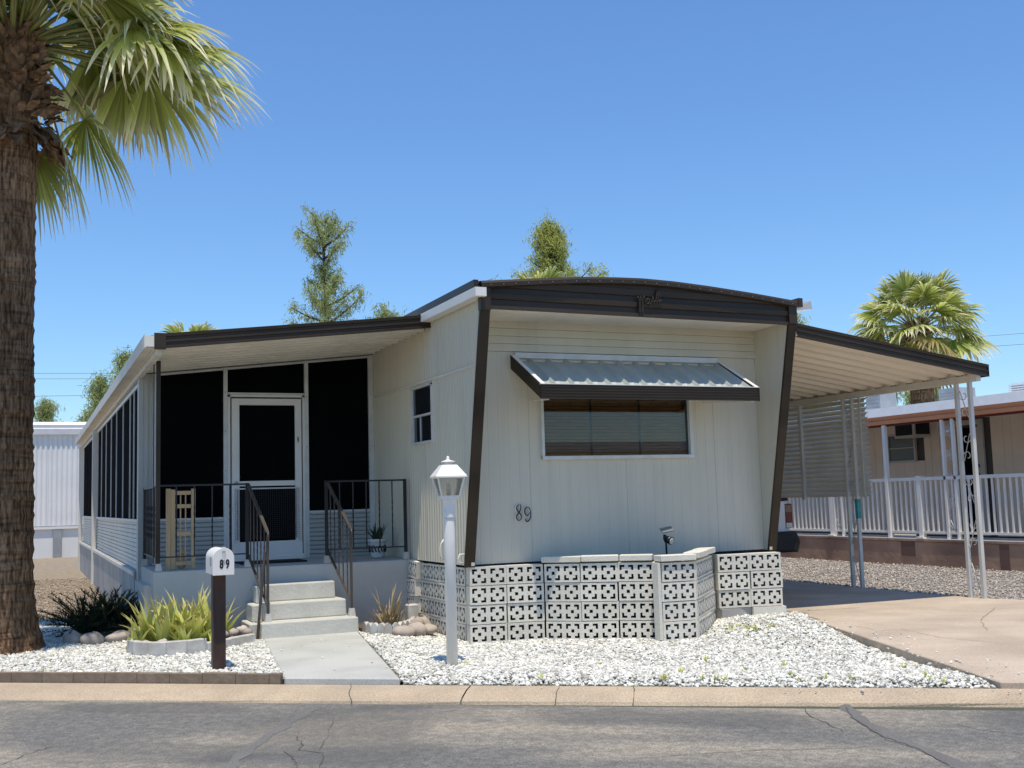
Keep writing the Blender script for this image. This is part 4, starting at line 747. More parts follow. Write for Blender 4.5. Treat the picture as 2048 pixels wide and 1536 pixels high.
def stair_rail(label, xt, xb, brace):
    r = thing('stair_rail', label, 'handrail', (xb, 12.2, .2), 'brown iron stair handrails')
    a = (xt, 12.80, 1.70); b = (xb, 12.20, 1.16)
    MB().bar(a, b, .036, .018).build('hand_rail', m_iron, r)
    mb = MB(); P = []
    for k in range(12): t = k/11*PI*1.15; P.append((xb, 12.20-math.sin(t)*.04, 1.16-.05+math.cos(t)*.05))
    mb.tube(P, .013, 8).build('curl', m_iron, r, smooth=True)
    MB().bar((xb, 12.20, 1.13), (xb, 12.20, .24), .026, .026).build('lower_post', m_iron, r); foot((xb, 12.20), .2, r)
    MB().bar((xt, 12.80, .90), (xb, 12.20, .36), .026, .014).build('lower_rail', m_iron, r)
    for k in range(5):
        t = (k+.7)/5.6; x = xt+(xb-xt)*t; y = 12.80-.60*t; MB().twist((x, y, .90-.54*t), (x, y, 1.69-.54*t), .012, 5, 26).build('picket', m_iron, r)
    if brace: MB().bar((xb-.02, 12.25, .95), (xb-.13, 12.12, .03), .026, .014).build('brace', m_iron, r)
stair_rail('brown iron handrail with a brace on the left of the steps', 2.30, 2.40, True); stair_rail('brown iron handrail on the right of the steps', 3.22, 3.33, False)
# wood frame
wf = thing('wood_frame', 'narrow pale pine lattice frame leaning behind the porch railing', 'wood frame', (1.58, 13.0, .765))
def wb(n, x0_, x1_, za, zb_, y=12.99, d=.03): bx(n, m_wood, wf, x0_, y, za, x1_, y+d, zb_, bevel=.002)
wb('stile', 1.425, 1.475, .768, 1.67); wb('stile', 1.477, 1.525, .768, 1.66, 13.0); wb('stile', 1.70, 1.745, .768, 1.665)
for z in (.83, 1.16, 1.47, 1.62): wb('rung', 1.527, 1.698, z-.022, z+.022, 12.995, .02)
for x in (1.585, 1.64): wb('slat', x-.007, x+.007, .855, 1.60, 13.016, .008)
fg = MB(); blob(fg, (1.60, 13.12, .85), (.055, .05, .09), 3); blob(fg, (1.62, 13.10, .96), (.035, .035, .035), 5); props(fg.build('garden_figurine', m_wood, None, smooth=True), 'small brown garden figurine sitting behind the pine frame', 'figurine')
props(bx('door_mat', m_dark, None, 2.32, 13.35, .766, 3.1, 13.85, .782), 'dark door mat lying on the slab before the screen door', 'door mat')
# pot plant
def blades(mb, c, n, r0, h0, h1, w, lean=(.2, 1.0), curl=.5, seg=6, seed=1, twist=.5, fold=.3):
    rr = random.Random(seed)
    for i in range(n):
        az = rr.uniform(0, 2*PI); L = rr.uniform(h0, h1); ln = rr.uniform(*lean); b = Vector((c[0]+r0*rr.uniform(0, 1)*math.cos(az), c[1]+r0*rr.uniform(0, 1)*math.sin(az), c[2]))
        az += rr.uniform(-twist, twist); d = Vector((math.cos(az), math.sin(az), 0)); sd = Vector((-math.sin(az), math.cos(az), 0)); ww = w*rr.uniform(.6, 1.15); p = b; an = ln*.35; A = []; al = []; side = rr.uniform(-.4, .4)*curl
        for k in range(seg+1):
            t = k/seg; wk_ = ww*(1-t**1.6)*(.75+.5*math.sin(min(t*2.2, 1)*PI*.5)); nn = d*math.cos(an)*-1+Vector((0, 0, 1))*math.sin(an)
            A += [p-sd*wk_/2, p-nn*(-wk_*fold)*-1, p+sd*wk_/2]; al += [t]*3
            an += (ln*.65+curl*rr.uniform(-.2, 1)*t)/seg; p = p+(d*math.sin(an)+Vector((0, 0, 1))*math.cos(an)+sd*side*t)*L/seg
        mb.add(A, [(k*3+j, k*3+j+1, k*3+j+4, k*3+j+3) for k in range(seg) for j in (0, 1)], al)
pt = thing('potted_plant', 'dark spiky plant in a white pot with black scrolls on the porch', 'potted plant', (3.98, 13.35, .766))
mb = MB().lathe([(.075, .768), (.085, .80), (.098, .90), (.108, .965), (.122, .97), (.122, 1.0), (.105, 1.0), (.10, .97)], (3.98, 13.35), 22); mb.build('pot', m_pot, pt, smooth=True)
mb = MB()
for k in range(16):
    a = k*PI/8; c = Vector((3.98+.102*math.cos(a), 13.35+.102*math.sin(a), .88)); P = []
    for j in range(9): t = j/8*PI*1.6; q = .022; P.append((c.x-math.sin(a)*q*math.cos(t)*(1-.3*j/8), c.y+math.cos(a)*q*math.cos(t)*(1-.3*j/8), c.z+(.04-.01*(k % 2))*math.sin(t)))
    mb.tube(P, .008, 5)
s_ = mb.build('black_scrolls', m_number, pt, smooth=True); s_['kind'] = 'stuff'
mb = MB(); blades(mb, (3.98, 13.35, .97), 55, .06, .14, .28, .022, (.1, 1.3), .3, seed=3); mb.build('leaves', m_pot_leaf, pt)
# ================================================================== LAMP POST AND MAILBOX
lx, ly = 3.416, 9.24
lp = thing('lamp_post', 'white lamp post with a four-sided lantern standing in the white gravel', 'lamp post', (lx, ly, 0))
MB().lathe([(.05, -.12), (.05, 1.28), (.046, 1.30)], (lx, ly), 24).build('pole', m_white, lp, smooth=True)
MB().lathe([(.058, 1.30), (.058, 1.46)], (lx, ly), 20).build('collar', m_white, lp)
def frus(mb, z0, r0, z1, r1, ph): mb.lathe([(r0*1.414, z0), (r1*1.414, z1)], (lx, ly), 4, ph)
ph = R_(45-8)
mb = MB(); frus(mb, 1.46, .078, 1.485, .080, ph); mb.build('lantern_base', m_white, lp)
lan = MB()
for k in range(4):
    a = ph+k*PI/2; lan.bar((lx+.078*1.414*math.cos(a), ly+.078*1.414*math.sin(a), 1.485), (lx+.118*1.414*math.cos(a), ly+.118*1.414*math.sin(a), 1.65), .011)
    b = a+PI/2
    for r, z in ((.078, 1.487), (.117, 1.648)): lan.bar((lx+r*1.414*math.cos(a), ly+r*1.414*math.sin(a), z), (lx+r*1.414*math.cos(b), ly+r*1.414*math.sin(b), z), .010)
lan.build('lantern_frame', m_white, lp)
for k in range(4):
    a = ph+k*PI/2; b = a+PI/2; f = 1.39
    MB().add([(lx+.078*f*math.cos(a), ly+.078*f*math.sin(a), 1.487), (lx+.078*f*math.cos(b), ly+.078*f*math.sin(b), 1.487), (lx+.117*f*math.cos(b), ly+.117*f*math.sin(b), 1.648), (lx+.117*f*math.cos(a), ly+.117*f*math.sin(a), 1.648)], [(0, 1, 2, 3)]).build('lantern_pane', m_lampglass, lp)
mb = MB(); frus(mb, 1.652, .140, 1.665, .138, ph); frus(mb, 1.665, .138, 1.762, .066, ph); mb.build('lantern_roof', m_white, lp)
MB().lathe([(.036, 1.763), (.036, 1.785)], (lx, ly), 14).build('vent_ring', m_alu, lp)
MB().lathe([(.064, 1.785), (.06, 1.795), (.02, 1.806), (.012, 1.815), (.014, 1.83), (.004, 1.842)], (lx, ly), 18).build('finial', m_white, lp, smooth=True)
MB().lathe([(.018, 1.487), (.022, 1.56), (.01, 1.60)], (lx, ly), 10).build('bulb', m_whitedirt, lp, smooth=True)
MB().lathe([(.012, 1.36), (.012, 1.361)], (lx-.052, ly-.03), 6).build('screw', m_galv, lp)
mx_, my_ = 1.573, 10.225
mbx = thing('mailbox', 'white arched mailbox numbered 89 on a dark brown wooden post', 'mailbox', (mx_, my_, 0))
bx('post', m_post, mbx, mx_-.056, my_-.056, -.05, mx_+.056, my_+.056, .853, bevel=.004)
def arch(mb, y0, y1, w, zb, zc, off=0):
    P = [(-w/2, zb), (w/2, zb)]+[(w/2*math.cos(a), zc+w/2*math.sin(a)) for a in [PI*k/14 for k in range(15)]]; n = len(P); X_ = mx_+.012
    mb.add([(X_+x, y0, z) for x, z in P]+[(X_+x, y1, z) for x, z in P], [tuple(range(n)), tuple(range(2*n-1, n-1, -1))]+[(i, n+i, n+(i+1) % n, (i+1) % n) for i in range(n)])
mb = MB(); arch(mb, 10.03, 10.46, .178, .858, .998); mb.build('box_body', m_white, mbx, bevel=.003)
mb = MB(); arch(mb, 10.016, 10.029, .186, .853, .998); dr_ = mb.build('box_door', m_white, mbx, bevel=.003)
bx('door_latch', m_alu, dr_, mx_+.001, 10.004, .985, mx_+.023, 10.015, 1.078); bx('latch_cap', m_white, dr_, mx_-.002, 10.0, 1.064, mx_+.026, 10.03, 1.098)
bx('flag_slot', m_galv, mbx, mx_-.0795, 10.12, .93, mx_-.0775, 10.20, 1.01)
def text(ch, size, loc, mat, parent, sx=1, name='digit', bold=0):
    cu = bpy.data.curves.new(name, 'FONT'); cu.body = ch; cu.size = size; cu.extrude = .0012; cu.offset = bold; to = bpy.data.objects.new('t', cu); COL.objects.link(to)
    bpy.context.view_layer.update(); me = bpy.data.meshes.new_from_object(to.evaluated_get(bpy.context.evaluated_depsgraph_get())); bpy.data.objects.remove(to); me.materials.clear(); me.materials.append(mat)
    return place(me, name, parent, loc, (PI/2, 0, 0), (sx, 1, 1))
text('8', .105, (mx_-.022, 10.0145, .915), m_number, dr_, .62, 'digit', .0035); text('9', .105, (mx_+.030, 10.0145, .915), m_number, dr_, .62, 'digit', .0035)
# ================================================================== CARPORT
cpn = thing('carport', 'open carport with sloped ribbed pan roof and brown front edge', 'carport', (11.0, 10.5, 0))
def zc(x): return 3.385-(x-8.14)*.1415
CX0, CX1 = 8.16, 11.12
prof = ribprof(FY+.04, 27, .30, .045, 'pan')
MB().extr([(CX1, y, zc(CX1)-.09+o) for y, o in prof], [(CX0, y, zc(CX0)-.09+o) for y, o in prof]).build('roof_pan', m_soffit, cpn)
MB().add([(CX0, FY, zc(CX0)-.01), (CX1, FY, zc(CX1)-.01), (CX1, 27, zc(CX1)-.01), (CX0, 27, zc(CX0)-.01)], [(0, 1, 2, 3)]).build('roof_sheet', m_rwhite, cpn)
mb = MB(); rows = []; hh = .152
for t, o in [(0, 0), (.12, 0), (.16, .014), (.36, .014), (.40, .002), (.52, .002), (.56, .016), (.74, .016), (.78, 0), (1, -.004)]: rows.append([(CX0, FY+o, zc(CX0)-hh*(1-t)), (CX1, FY+o, zc(CX1)-hh*(1-t))])
rows.insert(0, [(CX0, FY+.05, zc(CX0)-hh), (CX1, FY+.05, zc(CX1)-hh)]); rows.append([(CX0, FY+.06, zc(CX0)), (CX1, FY+.06, zc(CX1))])
for A, B in zip(rows, rows[1:]): mb.extr(A, B)
mb.add([(CX1, FY, zc(CX1)-hh), (CX1, 27, zc(CX1)-hh), (CX1, 27, zc(CX1)), (CX1, FY, zc(CX1))], [(0, 1, 2, 3)]); mb.build('front_fascia', m_brown, cpn)
zbm = zc(11.0)-.135
bx('beam', m_whitedirt, cpn, 10.96, FY+.06, zbm-.085, 11.03, 27, zbm)
mb = MB()
for k in range(55): y = FY+.04+.30*k+.24; mb.box(10.94, y-.012, zbm+.002, 10.96, y+.012, zbm+.014)
b_ = mb.build('beam_screws', m_number, cpn); b_['kind'] = 'stuff'
def scroll(mb, x, yc, z0, h, wy, flip=1):   # S scroll in the plane x = const
    P = []
    for k in range(15): a = k/14*PI*1.75; r = wy*(.25+.75*k/14)*.5; P.append((x, yc+flip*(-r*math.sin(a)), z0+h-wy*.6+r*math.cos(a)))
    Q = [(x, 2*yc-p[1], 2*z0+h-p[2]) for p in P][::-1]
    mb.tube(P+Q, .006, 5)
def scrollpost(name, X, ya, yb, z0, z1, n, parent, w=.026, mat=None, scr=None):
    mat = mat or m_whitedirt; pt_ = bx(name, mat, parent, X-w, ya-w*.8, z0, X+w, ya+w*.8, z1); bx(name, mat, parent, X-w, yb-w*.8, z0, X+w, yb+w*.8, z1)
    yc = (ya+yb)/2; H = (z1-z0)/n
    for k in range(n):
        mb = MB(); scroll(mb, X, yc, z0+k*H+H*.1, H*.8, abs(yb-ya)-.05, 1 if k % 2 == 0 else -1); mb.build('scroll', mat, parent, smooth=True)
m_cpost = M('carport_post_paint', (.66, .65, .60), (.56, .55, .50), scale=5, rough=.5, stretch=(1, 1, .4))
scrollpost('post', 11.0, 10.52, 10.74, .02, zbm-.086, 5, cpn, mat=m_cpost); scrollpost('post', 11.0, 12.74, 12.93, .02, zbm-.086, 5, cpn, mat=m_cpost); 
bx('post', m_cpost, cpn, 10.975, 13.90, 1.30, 11.025, 13.96, zbm-.086); scrollpost('post', 11.0, 18.4, 18.6, .02, zbm-.086, 5, cpn, mat=m_cpost)
bx('teal_patch', m_teal, cpn, 10.970, 12.714, 1.02, 11.032, 12.766, 1.30)
# louvered screen
lv = thing('louver_screen', 'beige horizontal louver sun screen hanging between the carport posts', 'louver screen', (11.08, 13.5, 1.3))
NL = 21; lz0, lz1 = 1.335, zbm-.02
for k in range(NL):
    z = lz0+(lz1-lz0)*k/NL; h = (lz1-lz0)/NL
    pr = [(11.034, z+.012), (11.022, z), (11.018, z+.010), (11.030, z+h*.45), (11.085, z+h*1.05), (11.088, z+h*1.05)]
    MB().extr([(x, 12.50, q) for x, q in pr], [(x, 19.5, q) for x, q in pr]).build('slat', m_louver, lv)
for y in (12.60, 13.94, 15.6, 17.2): bx('louver_stile', m_cpost, lv, 11.004, y-.022, lz0-.01, 11.016, y+.022, lz1)
# ================================================================== PICKUP
tk = thing('pickup_truck', 'white pickup truck parked in the carport, its rear corner showing past the fin', 'pickup truck', (9.4, 13.4, 0))
X0, X1, Y0 = 8.47, 10.30, 13.35
def loft(mb, secs):   # secs: list of (y, [(x,z)...]) closed rings
    n = len(secs[0][1]); b0 = len(mb.v)
    for y, r in secs:
        for x, z in r: mb.v.append((x, y, z)); mb.a.append(0)
    for i in range(len(secs)-1):
        for j in range(n): mb.f.append((b0+i*n+j, b0+i*n+(j+1) % n, b0+(i+1)*n+(j+1) % n, b0+(i+1)*n+j))
    mb.f.append(tuple(b0+j for j in range(n-1, -1, -1))); mb.f.append(tuple(b0+(len(secs)-1)*n+j for j in range(n)))
def bodyring(x0_, x1_, z0_, z1_, c=.06): return [(x0_+c, z0_), (x1_-c, z0_), (x1_-.01, z0_+.12), (x1_, (z0_+z1_)/2), (x1_-.04, z1_-.06), (x1_-c-.02, z1_), (x0_+c+.02, z1_), (x0_+.04, z1_-.06), (x0_, (z0_+z1_)/2), (x0_+.01, z0_+.12)]
mb = MB(); loft(mb, [(Y0, bodyring(X0+.06, X1-.06, .62, 1.32)), (Y0+.12, bodyring(X0, X1, .55, 1.33)), (Y0+2.1, bodyring(X0, X1, .48, 1.32)), (Y0+5.0, bodyring(X0+.02, X1-.02, .48, 1.22)), (Y0+5.3, bodyring(X0+.15, X1-.15, .5, 1.1))]); mb.build('body', m_car, tk, smooth=False, bevel=.01)
mb = MB(); loft(mb, [(Y0+1.9, bodyring(X0+.08, X1-.08, 1.325, 1.40)), (Y0+2.15, bodyring(X0+.16, X1-.16, 1.325, 1.78)), (Y0+3.3, bodyring(X0+.16, X1-.16, 1.325, 1.80)), (Y0+4.0, bodyring(X0+.1, X1-.1, 1.30, 1.34))]); mb.build('cab', m_car, tk)
bx('rear_window', m_glassdark, tk, X0+.35, Y0+1.98, 1.42, X1-.35, Y0+2.0, 1.70)
bx('tailgate', m_car, tk, X0+.14, Y0-.03, .80, X1-.14, Y0+.02, 1.30, bevel=.012); bx('tailgate_cap', m_bumper, tk, X0+.12, Y0-.035, 1.302, X1-.08, Y0+.05, 1.345, bevel=.01)
for xa, xb in ((X1-.15, X1+.005), (X0-.005, X0+.15)):
    tl = MB().box(xa, Y0-.02, .90, xb, Y0+.16, 1.26).build('tail_light', m_red, tk, bevel=.03, seg=3)
    bx('reverse_lens', m_glassclear, tl, xa+.01, Y0-.026, 1.14, xb-.03, Y0-.021, 1.24); bx('indicator_lens', m_whitedirt, tl, xa+.02, Y0-.026, .91, xb-.03, Y0-.021, .98)
mb = MB(); loft(mb, [(Y0-.20, bodyring(X0+.10, X1-.10, .60, .82, .05)), (Y0-.12, bodyring(X0-.0, X1+.03, .56, .86, .05)), (Y0+.25, bodyring(X0-.02, X1+.05, .58, .86, .05))]); mb.build('bumper', m_bumper, tk, smooth=False, bevel=.03, seg=3)
for y in (Y0+1.15, Y0+4.3):
    for x in (X0+.02, X1-.24):
        wh = MB(); P = [(.20, 0), (.33, .0), (.37, .03), (.375, .11), (.37, .19), (.33, .22), (.20, .22)]; n = 22; vs = []
        for r, q in P:
            for k in range(n): a = 2*PI*k/n; vs.append((x+q, y+r*math.cos(a), .375+r*math.sin(a)))
        wh.add(vs, [(i*n+k, i*n+(k+1) % n, (i+1)*n+(k+1) % n, (i+1)*n+k) for i in range(len(P)-1) for k in range(n)]); wo = wh.build('wheel', m_tire, tk, smooth=True)
        rm = MB().tube([(x+.03, y, .375), (x+.19, y, .375)], .205, 14); rm.build('rim', m_galv, wo)
# ================================================================== NEIGHBOUR ON THE RIGHT
nb = thing('neighbour_house', 'peach plank-sided mobile home with orange fascia and white roof on the right', 'mobile home', (17.3, 17, .4))
YA, YB = 7.0, 27.0; y = YA
while y < YB:
    w_ = random.choice([.16, .2, .24, .3]); hole = None
    y2 = min(y+w_, YB); segs = [(.45, 2.95)]
    if y2 > 18.12 and y < 18.97: segs = [(.45, 2.0), (2.58, 2.95)]
    if y2 > 16.30 and y < 17.08: segs = [(2.78, 2.95)]
    for a, b in segs: bx('wall_plank', m_peach, nb, 17.3, y+.006, a, 17.34, y2-.002, b)
    y = y2
bx('wall_core', m_seam, nb, 17.345, YA, .4, 17.36, 18.1, 2.95); bx('wall_core', m_seam, nb, 17.345, 19.0, .4, 17.36, YB, 2.95)
nw = MB().box(17.27, 18.12, 1.98, 17.33, 18.16, 2.60).box(17.27, 18.93, 1.98, 17.33, 18.97, 2.60).box(17.27, 18.16, 2.56, 17.33, 18.93, 2.60).box(17.27, 18.16, 1.98, 17.33, 18.93, 2.02).box(17.28, 18.16, 2.28, 17.33, 18.93, 2.30).build('window', m_cream, nb)
m_gw = glass('grey_window_glass', (.16, .17, .15), .08); bx('pane', m_gw, nw, 17.31, 18.16, 2.02, 17.315, 18.93, 2.28); bx('pane', m_gw, nw, 17.31, 18.16, 2.30, 17.315, 18.93, 2.56)
ac = bx('window_air_conditioner', m_cream, nb, 16.85, 17.68, 2.48, 17.3, 18.24, 2.84); bx('grille', m_dark, ac, 16.84, 17.72, 2.53, 16.848, 18.20, 2.80); bx('side_vent', m_dark, ac, 16.90, 17.675, 2.54, 17.28, 17.679, 2.82)
dn_ = MB().box(17.27, 16.28, .45, 17.32, 16.40, 2.76).box(17.27, 16.96, .45, 17.32, 17.08, 2.76).box(17.27, 16.40, 2.66, 17.32, 16.96, 2.76).build('door_frame', m_cream, nb)
nd = bx('screen_door', m_screen, nb, 17.30, 16.58, .45, 17.31, 16.96, 2.60); bx('door_leaf', m_cream, nb, 17.285, 16.41, .45, 17.30, 16.60, 2.60); MB().tube([(17.28, 16.44, 1.83), (17.22, 16.44, 1.83)], .035, 10).build('door_knob', m_number, nb, smooth=True); MB().tube([(17.28, 16.44, 1.66), (17.22, 16.44, 1.66)], .03, 10).build('door_knob', m_number, nb, smooth=True); bx('door_closer', m_maroon, nb, 17.2, 16.2, 2.78, 17.29, 17.15, 2.84)
mb = MB(); 
for A, B in (((14.98, 2.655), (14.96, 2.72)), ((14.96, 2.72), (14.985, 2.73)), ((14.985, 2.73), (14.95, 2.80)), ((15.06, 2.655), (14.98, 2.655))): mb.extr([(A[0], YA-2, A[1]), (A[0], YB, A[1])], [(B[0], YA-2, B[1]), (B[0], YB, B[1])])
mb.build('fascia', m_orange, nb); bx('fascia_underside', m_maroon, nb, 15.06, YA-2, 2.615, 15.10, YB, 2.68)
MB().hexa([(14.93, YA-2, 2.802), (21.5, YA-2, 2.92), (21.5, YB, 2.92), (14.93, YB, 2.802), (14.96, YA-2, 2.97), (18, YA-2, 3.22), (18, YB, 3.22), (14.96, YB, 2.97)]).build('roof', m_rwhite, nb)
bx('porch_ceiling', m_rwhite, nb, 15.1, YA-2, 2.80, 17.3, YB, 2.815); bx('porch_floor', m_rwhite, nb, 15.22, YA-2, .0, 17.3, YB, .42)
bx('far_wall', m_peach, nb, 17.36, YB-.1, .4, 21, YB, 2.94)
def np_(y, w=.03): bx('porch_post', m_white, nb, 15.04-w, y-w, .51, 15.04+w, y+w, 2.64)
np_(16.55, .035); scrollpost('porch_post', 15.05, 14.85, 15.09, .51, 2.64, 5, nb, .03, m_white); scrollpost('porch_post', 15.05, 17.88, 18.12, .51, 2.64, 5, nb, .03, m_white); np_(20.2)
for (px_, D_, s_, nm, mm) in (((16.95, 18.69, 3.10), 0, (.45, .45, .55), 'roof_cooler', m_galv), ((18.46, 18.02, 3.10), 0, (.55, .5, .45), 'roof_cooler', m_galv), ((16.5, 14.35, 2.98), 0, (.45, .5, .28), 'roof_vent_box', m_rwhite)):
    x, y, z = px_; a, b, c = s_; u = bx(nm, mm, nb, x-a/2, y-b/2, z, x+a/2, y+b/2, z+c)
    for k in range(6): bx('louver', mm, u, x-a/2-.02, y-b/2+.03, z+.05+k*c/7, x-a/2-.002, y+b/2-.03, z+.05+k*c/7+.02) if nm == 'roof_cooler' else bx('louver', mm, u, x-a/2-.05, y-b/2-.03, z+.03+k*c/7, x+a/2+.02, y+b/2+.03, z+.05+k*c/7)
rw = thing('retaining_wall', 'low brown stucco retaining wall under the white railing', 'wall', (15, 17, 0))
bx('wall_face', m_stucco, rw, 15.0, YA-1, -.05, 15.2, YB, .455, bevel=.01); bx('wall_ledge', m_stucco, rw, 14.985, YA-1, .457, 15.2, YB, .495); bx('wall_cap', m_white, rw, 14.985, YA-1, .497, 15.2, YB, .508)
m_st2 = M('patched_stucco', (.17, .095, .075), (.15, .085, .068), rough=.85); bx('stucco_patch', m_st2, rw, 14.992, 15.9, .18, 14.999, 16.25, .44); bx('stucco_patch', m_st2, rw, 14.992, 13.75, .0, 14.999, 13.95, .44)
rl = thing('porch_railing', 'white picket railing on top of the brown retaining wall', 'railing', (15.05, 17, .5))
bx('top_rail', m_white, rl, 15.02, YA, 1.565, 15.10, YB, 1.625); bx('bottom_rail', m_white, rl, 15.035, YA, .60, 15.085, YB, .645)
pm = mesh_only(MB().box(-.015, -.015, 0, .015, .015, .92), m_white, 'picket'); y = 11.5
while y < 24: place(pm, 'picket', rl, (15.06, y, .645)); y += .128
pm2 = mesh_only(MB().box(-.045, -.045, 0, .045, .045, 1.12).box(-.055, -.055, 1.12, .055, .055, 1.14).box(-.09, -.09, 0, .09, .09, .025), m_white, 'railing_post')
for y in (13.0, 15.74, 18.2, 20.6, 23.0): place(pm2, 'railing_post', rl, (15.06, y, .51))
# ================================================================== NEIGHBOUR ON THE LEFT
ln_ = thing('left_neighbour_house', 'white corrugated mobile home far back on the left behind the palm', 'mobile home', (-3, 38, 0))
NY = 38.2
for a, b in [(-9+1.2*k, -7.8+1.2*k) for k in range(10)]:
    mb = MB(); ribwall(mb, 'x', NY, -1, ribprof(a, b-.004, .15, .03, 'corr'), 1.0, 3.9); mb.build('wall_sheet', m_neigh, ln_)
for a in (-9, -6, -4, -2, -.6, .8, 2.0):
    bx('skirt_panel', m_neigh, ln_, a, NY-.02-.03*(int(a) % 2), -.02, a+1.4, NY+.02, .92)
bx('skirt_vent', m_galv, ln_, .75, NY-.08, -.02, 1.0, NY-.05, .9)
bx('skirt_rail', m_galv, ln_, -9, NY-.06, .93, 3, NY+.02, .995)
bx('skirt_trim', m_white, ln_, -9, NY-.09, .90, 3, NY-.06, .97); bx('wall_core', m_neigh, ln_, -9, NY+.03, 0, 3, NY+.1, 3.9)
mb = MB()
for A, B in (((NY-.12, 3.90), (NY-.14, 4.08)), ((NY-.14, 4.08), (NY-.10, 4.10)), ((NY-.10, 4.10), (NY-.12, 4.20)), ((NY-.12, 4.20), (NY+.2, 4.32)), ((NY+.05, 3.88), (NY-.12, 3.90)), ((NY+.2, 4.32), (NY+8, 4.5))): mb.extr([(3.1, A[0], A[1]), (-9, A[0], A[1])], [(3.1, B[0], B[1]), (-9, B[0], B[1])])
mb.build('roof', m_rwhite, ln_)
# ================================================================== PLANTERS AND PLANTS
def edge_run(par, pts, ln, h, th, name, scallop=False, z0=-.01, mat=None):
    P = [Vector((a, b, 0)) for a, b in pts]; segs = []; 
    for a, b in zip(P, P[1:]):
        n = max(1, round((b-a).length/ln)); 
        for k in range(n): segs.append((a.lerp(b, k/n), a.lerp(b, (k+1)/n)))
    for a, b in segs:
        d = (b-a).normalized(); n_ = Vector((-d.y, d.x, 0))*th; a = a+d*.003; b = b-d*.003; hh_ = h+random.uniform(-.006, .006)
        if not scallop: MB().hexa([tuple(v+Vector((0, 0, z))) for z in (z0, hh_) for v in (a, b, b+n_, a+n_)]).build(name, mat or m_planter, par, bevel=.008)
        else:
            m = 7; A = [a+(b-a)*(k/m)+Vector((0, 0, hh_-.035+.035*math.sin(PI*k/m))) for k in range(m+1)]; ring = [a+Vector((0, 0, z0))]+A+[b+Vector((0, 0, z0))]; R2 = [v+n_ for v in ring]; n = len(ring)
            MB().add(ring+R2, [tuple(range(n-1, -1, -1)), tuple(range(n, 2*n))]+[(i, (i+1) % n, n+(i+1) % n, n+i) for i in range(n)]).build(name, mat or m_planter, par)
pl = thing('aloe_planter', 'curved white concrete edging round the aloe bed left of the steps', 'planter', (1.5, 11.8, 0))
arc = [(.97+.05, 11.98)]+[(1.34+.42*math.cos(a), 11.83+.42*math.sin(a)) for a in [R_(190+k*14) for k in range(9)]]
arc = [(.95, 12.05), (.93, 11.85), (.98, 11.66), (1.09, 11.51), (1.26, 11.42), (1.46, 11.42), (1.66, 11.50)]
edge_run(pl, arc, .22, .155, .07, 'edging_block'); edge_run(pl, [(1.67, 11.50), (2.22, 11.93)], .36, .115, .07, 'edging_block')
edge_run(pl, [(1.45, 12.0), (1.75, 11.93), (2.0, 12.05)], .10, .15, .04, 'scalloped_edging', True)
MB().prism([(.99, 12.05), (.98, 11.86), (1.04, 11.68), (1.14, 11.56), (1.28, 11.48), (1.46, 11.48), (1.62, 11.55), (2.1, 11.95), (2.15, 12.7), (1.05, 12.7)], -.01, .085).build('soil', m_soil, pl)
for i, (x, y, r) in enumerate([(2.02, 12.12, .055), (2.12, 12.2, .06), (2.16, 12.06, .045), (1.25, 11.6, .05), (1.45, 11.62, .045), (1.1, 11.7, .04), (1.93, 12.0, .05)]):
    mb = MB(); blob(mb, (x, y, .12), (r*1.3, r, r*.9), i); props(mb.build('planter_rock', m_rock, None, smooth=True), ['pale rock at the inner corner of the aloe bed behind the mailbox post', 'largest pale rock at the step end of the aloe bed', 'small pale rock nearest the brace foot in the aloe bed', 'small rock at the front of the aloe bed left of the mailbox', 'small rock under the front aloe leaves in the bed middle', 'small rock at the far left edge of the aloe bed', 'pale rock beside the scalloped edging in the aloe bed'][i], 'rock', 'rocks in the aloe bed')
al = thing('aloe_clump', 'large yellow-green aloe clump in the curved planter by the mailbox', 'aloe', (1.45, 11.95, .08))
rr = random.Random(5)
for i, (x, y, n, h, w_) in enumerate([(1.30, 11.75, 26, .50, .075), (1.55, 11.80, 28, .52, .08), (1.45, 12.05, 26, .62, .07), (1.72, 11.98, 24, .55, .065), (1.15, 11.98, 22, .5, .065), (1.60, 12.25, 26, .66, .06), (1.30, 12.28, 22, .6, .06), (1.88, 12.2, 18, .5, .055), (1.02, 11.82, 12, .32, .045), (1.45, 11.62, 10, .32, .06), (1.75, 11.75, 12, .36, .05)]):
    mb = MB(); blades(mb, (x, y, .07), int(n*.9), .07, h*.45, h*1.02, w_*1.1, (.10, 1.25), .6, 7, 20+i, fold=.35); mb.build('rosette', m_aloe, al, smooth=True)
pl2 = thing('scalloped_planter', 'small scalloped white planter ring right of the steps', 'planter', (3.75, 12.1, 0))
edge_run(pl2, [(3.44, 12.18), (3.47, 11.95), (3.58, 11.80), (3.76, 11.78), (3.92, 11.94), (4.04, 12.14), (4.12, 12.36)], .115, .135, .045, 'scalloped_edging', True)
MB().prism([(3.42, 12.7), (3.45, 12.15), (3.55, 11.88), (3.75, 11.85), (3.92, 12.05), (4.05, 12.4), (4.08, 12.7)], -.01, .055).build('soil', m_soil, pl2)
dc = thing('dry_succulent', 'half-dried brown and green spiky succulent clump in the scalloped planter', 'succulent', (3.76, 12.2, .05))
mb = MB(); blades(mb, (3.72, 12.15, .05), 60, .12, .14, .30, .028, (.3, 1.3), 1.4, 7, 60); mb.build('leaves', m_dry, dc)
mb = MB(); blades(mb, (3.80, 12.25, .05), 22, .10, .32, .5, .03, (.1, .75), 1.3, 8, 61); mb.build('long_leaves', m_dry, dc)
